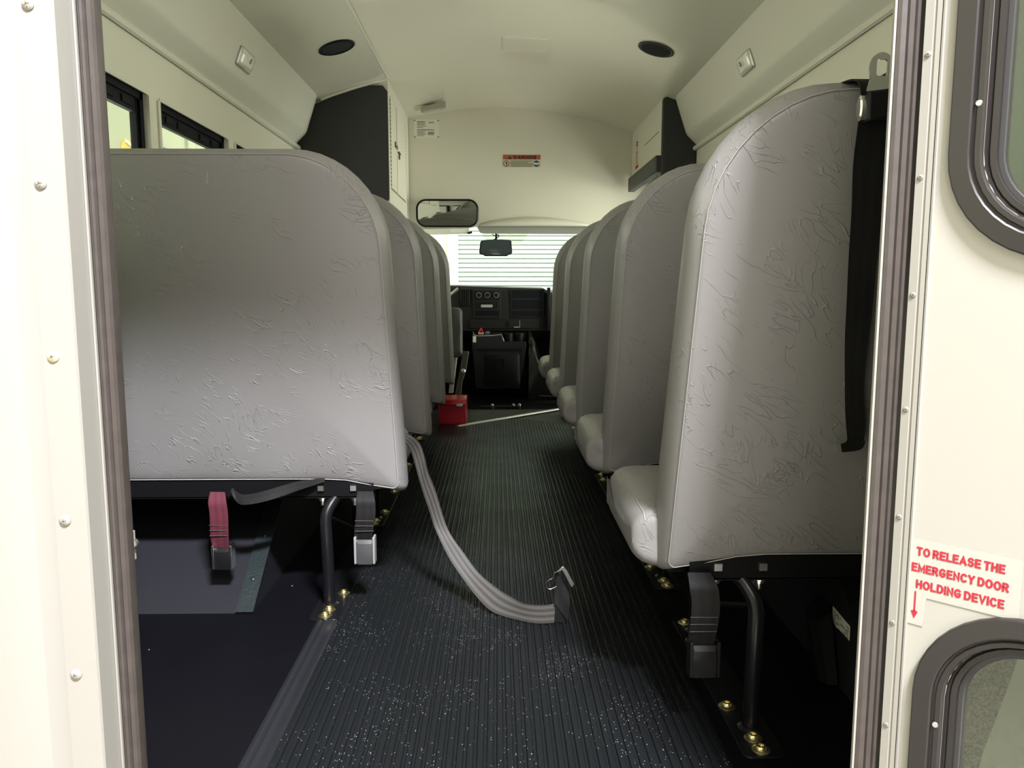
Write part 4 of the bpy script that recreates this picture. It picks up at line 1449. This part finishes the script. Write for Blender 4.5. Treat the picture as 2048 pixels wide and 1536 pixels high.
m.build('exclamation_mark', ORANGE, wl, flat=True)


def ringpoly(mb, f, c, r0, r1, sx=1.0, n=28):
    a = [mb.v(f(c[0] + r0 * cos(2 * pi * k / n), c[1] + r0 * sin(2 * pi * k / n))) for k in range(n)]
    b = [mb.v(f(c[0] + r1 * cos(2 * pi * k / n), c[1] + r1 * sin(2 * pi * k / n))) for k in range(n)]
    for k in range(n):
        mb.face([a[k], a[(k + 1) % n], b[(k + 1) % n], b[k]])


m = MB()
ringpoly(m, fwl, (0.021, 0.0225), 0.0155, 0.0195)
m.build('prohibition_ring', mat('ring_brown_red', (0.20, 0.05, 0.03), 0.5), wl, flat=True)
m = MB()
m.poly([fwl(0.016, 0.029), fwl(0.020, 0.034), fwl(0.0245, 0.032), fwl(0.026, 0.022), fwl(0.025, 0.010), fwl(0.0215, 0.008), fwl(0.020, 0.018)])
m.build('child_figure', INK, wl, flat=True)
m = MB()
for k, (L_, b) in enumerate(((0.137, 0.0385), (0.110, 0.0300), (0.142, 0.0220), (0.142, 0.0140), (0.137, 0.0060))):
    m.poly([fwl(0.048, b - 0.0022), fwl(0.048 + L_, b - 0.0022), fwl(0.048 + L_, b + 0.0022), fwl(0.048, b + 0.0022)])
m.build('print_lines', GREYINK, wl, flat=True)
m = MB()
ringpoly(m, fwl, (0.212, 0.0225), 0.0, 0.0195)
m.build('blue_disc', BLUEINK, wl, flat=True)
m = MB()
m.poly([fw2(0.194, 0.027), fw2(0.205, 0.029), fw2(0.212, 0.024), fw2(0.219, 0.029), fw2(0.230, 0.027), fw2(0.229, 0.019), fw2(0.217, 0.016), fw2(0.207, 0.016), fw2(0.195, 0.019)])
m.build('disc_symbol', WHITE, wl, flat=True)

pq = thing('data_plaque', 'pale printed plaque riveted to the top left of the front bulkhead', 'plaque', (-0.45, YB, 1.665))
m = MB().box(-0.523, -0.366, YS, YS + 0.0015, 1.665, 1.778)
m.build('plate', WHITE, pq)
fp = lambda a, b: V((-0.523 + a * 0.157, YS - 0.0008, 1.778 - b * 0.113))
m = MB()
for a0, a1, b0, b1 in ((0.12, 0.44, 0.10, 0.15), (0.58, 0.80, 0.14, 0.19), (0.12, 0.48, 0.20, 0.23), (0.12, 0.42, 0.26, 0.29), (0.12, 0.50, 0.34, 0.37), (0.12, 0.36, 0.42, 0.45), (0.12, 0.80, 0.54, 0.58), (0.12, 0.46, 0.63, 0.66), (0.12, 0.40, 0.70, 0.73), (0.12, 0.46, 0.78, 0.81), (0.12, 0.40, 0.86, 0.89)):
    m.poly([fp(a0, b0), fp(a1, b0), fp(a1, b1), fp(a0, b1)])
for k in range(5):
    m.poly([fp(0.56 + 0.05 * k, 0.66), fp(0.593 + 0.05 * k, 0.66), fp(0.593 + 0.05 * k, 0.84), fp(0.56 + 0.05 * k, 0.84)])
m.build('print', GREYINK, pq, flat=True)
for a, b in ((0.03, 0.06), (0.97, 0.06), (0.03, 0.94), (0.97, 0.94)):
    m = MB().lathe(fp(a, b), (0, -1, 0), [(0.005, 0), (0.004, 0.003), (0, 0.004)], 10)
    m.build('rivet', GREYINK, pq)

# ------------------------------------------------------------------ mirrors and visor
im = thing('interior_mirror', 'wide black framed mirror below the front bulkhead on the left', 'mirror', (-0.312, 4.95, 1.19))
c = V((-0.312, 4.93, 1.189))


def mpt(u, v, d):
    R = Matrix.Rotation(radians(5.5), 3, 'X') @ Matrix.Rotation(radians(-5), 3, 'Z')
    return c + R @ V((u, d, v))


m = MB()
m.loft([[mpt(u, v, d) for u, v in rrect(-0.196 + i, 0.196 - i, -0.086 + i, 0.086 - i, 0.062 - i, 8, 3)] for i, d in ((0.012, 0.02), (0.0, 0.012), (0.0, -0.006), (0.004, -0.010), (0.011, -0.008), (0.012, -0.002))], True, True, False)
m.build('frame', BLACKP, im, sharp=40)
m = MB()
rows = []
for s, d in ((1.0, -0.003), (0.8, -0.0042), (0.55, -0.0052), (0.3, -0.0058), (0.08, -0.006)):
    rows.append([mpt(u * s, v * s, d) for u, v in rrect(-0.184, 0.184, -0.074, 0.074, 0.05, 8, 3)])
m.loft(rows, True, False, True)
m.build('mirror_glass', MIRROR, im, sharp=80)
m = MB().tube([mpt(0, 0.0, 0.015), mpt(0, 0.05, 0.10)], 0.012, 8)
m.build('bracket', BLACKP, im)

rm = thing('rear_view_mirror', 'small dark rear view mirror hanging at the windshield', 'mirror', (-0.013, 6.1, 1.03))
m = MB()
ol = [(-0.130, -0.045), (-0.122, -0.060), (-0.095, -0.066), (-0.085, -0.074), (0.085, -0.074), (0.095, -0.066), (0.118, -0.060), (0.128, -0.045), (0.120, 0.040), (0.108, 0.050), (0.04, 0.054), (-0.06, 0.052), (-0.110, 0.044), (-0.120, 0.034)]
m.loft([[(-0.012 + x * s, y, 1.047 + z * s) for x, z in ol] for s, y in ((0.8, 6.12), (1.0, 6.11), (1.0, 6.085), (0.95, 6.08))], True, True, True)
m.build('housing', BLACKP, rm, sharp=30)
m = MB()
m.loft([[(-0.012 + x * s, y, 1.048 + z * s) for x, z in ol] for s, y in ((0.92, 6.079), (0.90, 6.0785))], True, True, True)
m.build('mirror_glass', MIRDARK, rm)
m = MB().tube(smooth_line([V(p) for p in ((-0.03, 6.12, 1.10), (-0.005, 6.14, 1.115), (0.012, 6.16, 1.130), (0.005, 6.18, 1.142), (-0.02, 6.19, 1.135), (-0.04, 6.2, 1.148))], 5), 0.0035, 6)
m.build('cable', BLACKP, rm)
m = MB().tube([(-0.01, 6.11, 1.07), (-0.01, 6.22, 1.16)], 0.008, 8)
m.build('stem', BLACKP, rm)
vs_ = thing('sun_visor', 'ivory sun visor folded up at the left of the windshield', 'visor', (-0.45, 6.0, 1.16))
m = MB().prism([(-0.80, 6.02, 1.125), (-0.22, 6.02, 1.140), (-0.21, 6.0, 1.20), (-0.80, 6.0, 1.20)], (0, 0.02, 0))
m.build('visor_board', COVE, vs_, bevel=0.006)
m = MB().prism([(-0.36, 6.014, 1.147), (-0.235, 6.014, 1.151), (-0.23, 6.0, 1.185), (-0.36, 6.0, 1.183)], (0, 0.004, 0))
m.build('visor_label', WHITE, vs_)
m = MB().tube([(-0.225, 6.01, 1.142), (-0.195, 6.02, 1.150)], 0.008, 8)
m.build('pivot', BLACKP, vs_)

# ------------------------------------------------------------------ dashboard
dX = lambda px: (px - 995) / 260.4
dZ = lambda py: 0.743 - (py - 572) / 260.4
YD = 6.0
db = thing('dashboard', 'dark plastic dashboard below the windshield', 'dashboard', (0, 6.2, 0.35))
m = MB()
pf = [(YD, 0.40), (YD - 0.005, 0.55), (YD + 0.005, 0.70), (YD + 0.03, 0.725), (YD + 0.40, 0.735), (YD + 0.70, 0.70), (YD + 0.70, 0.30), (YD + 0.15, 0.30)]
m.loft([[(x, y, z + dz * (1 if z > 0.6 else 0)) for y, z in pf] for x, dz in ((-0.98, 0.02), (-0.5, 0.02), (-0.3, 0.018), (0.1, 0.004), (0.36, -0.002), (0.40, -0.03), (0.98, -0.05))], True, True, True)
m.build('body', DASHM, db, sharp=35)


def dbox(px0, py0, px1, py1, d0, d1, name, material, parent=db, bevel=0.0):
    mb = MB().box(dX(px0), dX(px1), YD - d1, YD - d0, dZ(py1), dZ(py0))
    return mb.build(name, material, parent, bevel=bevel)


cs = dbox(945, 580, 1002, 637, 0.0, 0.014, 'centre_stack', DASHM, db, 0.004)
dbox(948, 582, 999, 600, 0.012, 0.018, 'climate_panel', BLACKP, cs, 0.002)
dbox(950, 603, 997, 617, 0.012, 0.018, 'radio', BLACKP, cs, 0.002)
dbox(962, 609, 985, 614.5, 0.017, 0.0195, 'radio_display', SILVERP, cs)
dbox(951, 621, 998, 631, 0.012, 0.016, 'storage_slot', WFRAME, cs)
for px in (958, 975, 992.5):
    c0 = V((dX(px), YD - 0.018, dZ(590)))
    m = MB().lathe(c0, (0, -1, 0), [(0.018, 0), (0.018, 0.004), (0.014, 0.014), (0.012, 0.016), (0, 0.016)], 20)
    kb = m.build('knob', BLACKP, cs)
    m = MB()
    m.lathe(c0 + V((0, -0.0005, 0)), (0, -1, 0), [(0.0205, 0), (0.0205, 0.003), (0.0165, 0.003), (0.0165, 0)], 20)
    m.build('knob_ring', SILVERP, kb)
gl_ = dbox(1021, 578, 1088, 636, 0.0, 0.012, 'storage_bin', DASHM, db, 0.004)
dbox(1024, 581, 1085, 596, 0.0115, 0.0135, 'bin_recess', WFRAME, gl_)
dbox(1024, 599, 1085, 618, 0.0115, 0.0135, 'bin_recess', WFRAME, gl_)
dbox(1024, 621, 1085, 633, 0.0115, 0.0135, 'bin_recess', WFRAME, gl_)
vt = dbox(920, 578, 939, 613, 0.0, 0.012, 'air_vent', BLACKP, db, 0.003)
for k in range(4):
    dbox(922 + 4.2 * k, 580, 923.6 + 4.2 * k, 611, 0.011, 0.018, 'vent_blade', DASHM, vt)
lp_ = dbox(938, 640, 1078, 657, 0.0, 0.012, 'lower_panel', DASHM, db, 0.004)
dbox(1011, 642, 1019, 653, 0.011, 0.014, 'socket', WFRAME, lp_)
dbox(1028, 653, 1040, 655, 0.011, 0.016, 'ashtray_tab', SILVERP, lp_)
dbox(1039, 641, 1040, 655, 0.011, 0.015, 'ashtray_edge', SILVERP, lp_)
m = MB().box(dX(1094), dX(1100), YD - 0.06, YD, dZ(660), dZ(575))
m.build('end_cap', BLACKP, db, bevel=0.004)
sw = thing('steering_wheel', 'black steering wheel at the left of the dashboard', 'steering wheel', (-0.52, 5.75, 0.62))
c = V((-0.55, 5.72, 0.60))
ax1 = V((1, 0, 0))
ax2 = V((0, 0.45, 0.89)).normalized()
m = MB().tube([c + (ax1 * cos(2 * pi * k / 40) + ax2 * sin(2 * pi * k / 40)) * 0.19 for k in range(41)], 0.014, 10, False)
m.build('rim', BLACKP, sw)
m = MB().lathe(c + V((0, 0.03, -0.015)), ax1.cross(ax2), [(0.06, -0.02), (0.06, 0.02), (0.04, 0.03), (0, 0.03)], 20)
m.build('hub', BLACKP, sw)
for a in (0.0, pi, 1.5 * pi):
    m = MB().tube([c + V((0, 0.02, -0.01)), c + (ax1 * cos(a) + ax2 * sin(a)) * 0.185], 0.012, 8)
    m.build('spoke', BLACKP, sw)
m = MB().tube([c + V((0, 0.05, -0.02)), c + V((0, 0.23, -0.10))], 0.04, 12)
m.build('column', BLACKP, sw)
gs = thing('shift_lever', 'grey tipped shift lever rising at the edge of the dashboard', 'lever', (-0.40, 5.8, 0.66))
m = MB().tube([(-0.405, 5.74, 0.615), (-0.37, 5.73, 0.66), (-0.285, 5.72, 0.725)], [0.008, 0.009, 0.011], 10)
m.build('stalk', SILVERP, gs)
m = MB().tube([(-0.286, 5.72, 0.724), (-0.272, 5.72, 0.733)], [0.012, 0.008], 10)
m.build('knob', BLACKP, gs)

# ------------------------------------------------------------------ engine cover and console
ec = thing('engine_cover', 'glossy black engine cover bulging beside the console', 'engine cover', (0.1, 5.7, -0.07))
m = MB()


def ecl(y, top, w):
    return [(0.222, y, -0.07), (0.222, y, top - 0.02), (0.235, y, top), (0.26, y, top - 0.01), (0.285 + w * 0.15, y, top * 0.75), (0.30 + w * 0.35, y, top * 0.45), (0.33 + w * 0.6, y, top * 0.2), (0.37 + w * 0.85, y, 0.0), (0.40 + w, y, -0.045), (0.41 + w, y, -0.07)]


m.loft([ecl(5.56, 0.30, 0.02), ecl(5.60, 0.36, 0.03), ecl(5.75, 0.39, 0.07), ecl(5.98, 0.40, 0.12)], True, True, True)
m.build('shell', DASHG, ec, sharp=70)
m = MB().tube([(0.30, 5.56, -0.05), (0.42, 5.55, -0.055), (0.47, 5.62, -0.055)], 0.012, 8)
m.build('flange', DASHG, ec)
cX = lambda px: (px - 995) / 1550 * 5.55
cZ = lambda py: 0.72 - (py - 578) / 1550 * 5.55 * 1.0
YC = 5.55
cn = thing('centre_console', 'black floor console with door and cup tray below the dashboard', 'console', (0.02, 5.7, -0.07))
m = MB()
fr0 = [(cX(947), cZ(700)), (cX(953), cZ(776)), (cX(1040), cZ(776)), (cX(1052), cZ(695)), (cX(1048), cZ(688))]
m.loft([[(cX(944), y, cZ(670) - t), (cX(944), y, cZ(692)), (cX(950), y, cZ(778)), (cX(1040), y, cZ(778)), (cX(1053), y, cZ(690)), (cX(1052), y, cZ(683)), (cX(1008), y, cZ(683)), (cX(1004), y, cZ(668) - t)] for y, t in ((YC + 0.012, 0.004), (YC + 0.03, 0), (YC + 0.40, 0))], True, True, True)
m.build('body', DASHG, cn, sharp=30, bevel=0.004)
m = MB()
rr = rrect(cX(968), cX(1039), cZ(774), cZ(704), 0.03, 6, 3)
m.loft([[(a, YC + 0.014, b) for a, b in rr], [(a, YC + 0.001, b) for a, b in rr], [(a, YC - 0.004, b) for a, b in rrect(cX(968) + .01, cX(1039) - .01, cZ(774) + .01, cZ(704) - .01, 0.025, 6, 3)]], True, True, True)
dd = m.build('door', BLACKP, cn, sharp=50)
m = MB()
m.loft([[(a, YC - d, b) for a, b in rrect(cX(991) + i, cX(1008) - i, cZ(741) + i, cZ(716) - i, 0.012, 5, 2)] for i, d in ((0, 0.004), (0.001, 0.009), (0.006, 0.009), (0.008, 0.005))], True, True, True)
m.build('handle', WFRAME, dd)
m = MB().box(cX(953), cX(1046), YC - 0.006, YC + 0.012, cZ(701), cZ(696))
m.build('ledge', BLACKP, cn, bevel=0.004)
m = MB().tube([(cX(944), YC + 0.30, cZ(668)), (cX(947), YC + 0.02, cZ(669)), (cX(956), YC + 0.008, cZ(671.5)), (cX(985), YC + 0.008, cZ(670.5)), (cX(1003), YC + 0.008, cZ(668.5)), (cX(1006), YC + 0.008, cZ(677)), (cX(1008), YC + 0.01, cZ(682))], 0.004, 8)
m.build('tray_rim', SILVERP, cn)
for px in (1018, 1040):
    m = MB()
    m.lathe((cX(px), YC + 0.14, cZ(683)), (0, 0, 1), [(0.040, 0), (0.042, 0.055), (0.037, 0.055), (0.035, 0.008), (0, 0.008)], 20)
    m.build('cup_holder', BLACKP, cn, sharp=40)
m = MB().box(cX(945.5), cX(952), YC + 0.004, YC + 0.012, cZ(684), cZ(671.5))
tag(m.build('paper_tag', WHITE), 'small white tag at the left corner of the console', 'tag')
ky = thing('key_bunch', 'red tagged keys lying on the console top', 'keys', (cX(961), YC + 0.1, cZ(668)))
m = MB().tube(smooth_line([V((cX(956), YC + 0.07, cZ(666.5))), V((cX(960), YC + 0.075, cZ(661))), V((cX(962), YC + 0.08, cZ(657))), V((cX(964), YC + 0.075, cZ(663))), V((cX(967), YC + 0.07, cZ(666)))], 4), 0.006, 8)
m.build('red_fob', RED, ky)
m = MB().box(cX(956), cX(967), YC + 0.05, YC + 0.09, cZ(668.8), cZ(665.5))
m.build('key', mat('key_brass_white', (0.6, 0.52, 0.38), 0.4), ky, bevel=0.002)
m = MB().box(cX(970), cX(979), YC + 0.06, YC + 0.10, cZ(668.5), cZ(663))
tag(m.build('card', mat('grey_card', (0.16, 0.17, 0.17), 0.4), bevel=0.002), 'small grey item beside the red keys on the console', 'card')

# floor rails in front of the console
fr_o = thing('floor_bracket', 'black seat mounting bracket on the cab floor before the console', 'bracket', (-0.02, 4.95, -0.07))
m = MB()
m.box(-0.115, -0.03, 4.90, 4.93, -0.07, -0.022)
m.box(-0.02, 0.145, 4.90, 4.93, -0.07, -0.022)
m.box(-0.115, 0.145, 4.93, 5.05, -0.07, -0.045)
m.build('base', STEEL_BLACK, fr_o, bevel=0.003)
for xx in (-0.035, 0.10, 0.14):
    m = MB().lathe((xx, 4.915, -0.022), (0, 0, 1), [(0.010, 0), (0.010, 0.008), (0.006, 0.012), (0, 0.012)], 10)
    m.build('bolt', ZINC, fr_o)
m = MB().box(-0.085, -0.06, 4.885, 4.90, -0.058, -0.045)
m.build('spacer', BRASS, fr_o)

# ------------------------------------------------------------------ driver seat and red box
ds = thing('driver_seat', 'dark driver seat with a raised armrest beyond the left bench row', 'driver seat', (-0.6, 5.0, -0.07))
m = MB()
m.loft([[(a, 4.98 - 0.18 * (b - 0.25), b) for a, b in rrect(-0.86 + i, -0.36 - i, 0.25 + i, 0.95 - i, 0.08, 6, 4)] if d == 0 else [(a, 4.98 + d - 0.18 * (b - 0.25), b) for a, b in rrect(-0.86 + i, -0.36 - i, 0.25 + i, 0.95 - i, 0.08, 6, 4)] for i, d in ((0.03, 0), (0.0, 0.03), (0.0, 0.07), (0.04, 0.11))], True, True, True)
m.build('backrest', ARMG, ds, sharp=50)
m = MB()
m.loft([[(a, b, z) for a, b in rrect(-0.86 + i, -0.36 - i, 5.02 + i, 5.50 - i, 0.06, 6, 4)] for i, z in ((0.02, 0.18), (0.0, 0.21), (0.0, 0.28), (0.03, 0.31))], True, True, True)
m.build('seat_cushion', ARMG, ds, sharp=50)
m = MB().box(-0.80, -0.42, 5.06, 5.44, -0.07, 0.19)
m.build('pedestal', BLACKP, ds, bevel=0.01)
m = MB()
arl = lambda y, i: [(a, y, b) for a, b in rrect(-0.318 + i, -0.224 - i, 0.295 + i, 0.602 - i, (0.012, 0.03, 0.035, 0.012), 6, 3)]
m.loft([arl(4.82, 0.008), arl(4.83, 0.0), arl(4.98, 0.0), arl(5.0, 0.01)], True, True, True)
m.build('armrest', ARMG, ds, sharp=50)
m = MB()
m.loft([[(-0.30, 4.90, 0.30), (-0.255, 4.90, 0.30), (-0.255, 4.94, 0.30), (-0.30, 4.94, 0.30)], [(-0.295, 4.90, 0.20), (-0.268, 4.90, 0.20), (-0.268, 4.94, 0.20), (-0.295, 4.94, 0.20)], [(-0.315, 4.90, 0.06), (-0.285, 4.90, 0.06), (-0.285, 4.94, 0.06), (-0.315, 4.94, 0.06)]], True, True, True)
m.build('armrest_bracket', mat('bracket_grey', (0.26, 0.25, 0.21), 0.5), ds, bevel=0.004)
m = MB()
m.loft([[(-0.275 + dx, 4.80, z), (-0.275 + dx + w_, 4.80, z), (-0.275 + dx + w_, 4.82, z), (-0.275 + dx, 4.82, z)] for dx, w_, z in ((0.0, 0.040, -0.01), (0.005, 0.040, 0.04), (0.022, 0.032, 0.14), (0.040, 0.040, 0.22), (0.052, 0.040, 0.30), (0.056, 0.042, 0.335))], True, True, True)
m.build('buckle_stalk', mat('stalk_dark_olive', (0.05, 0.05, 0.04), 0.35), ds, bevel=0.004)
m = MB().lathe((-0.213, 4.795, 0.215), (0, -1, 0), [(0.014, 0), (0.014, 0.006), (0.008, 0.012), (0, 0.012)], 12)
m.build('buckle_button', SILVERP, ds)

tb = thing('red_box', 'red steel box with silver latch on the floor at the left end of the mat', 'box', (-0.25, 4.2, -0.006))
m = MB().box(-0.318, -0.171, 4.115, 4.32, -0.003, 0.105)
m.build('body', RED, tb, bevel=0.004)
m = MB()
m.hexa([(-0.320, 4.097, 0.105), (-0.169, 4.097, 0.105), (-0.169, 4.322, 0.105), (-0.320, 4.322, 0.105)], [(-0.320, 4.115, 0.132), (-0.169, 4.115, 0.132), (-0.169, 4.305, 0.132), (-0.320, 4.305, 0.132)])
m.build('lid', RED, tb, bevel=0.004)
m = MB().box(-0.222, -0.186, 4.088, 4.098, 0.098, 0.112)
m.build('latch', CHROME, tb, bevel=0.002)
m = MB().box(0.362, 0.40, 4.35, 4.40, -0.07, 0.09)
tag(m.build('step_panel', CREAM2, bevel=0.004), 'small white upright panel behind the legs of the farthest right bench', 'panel')
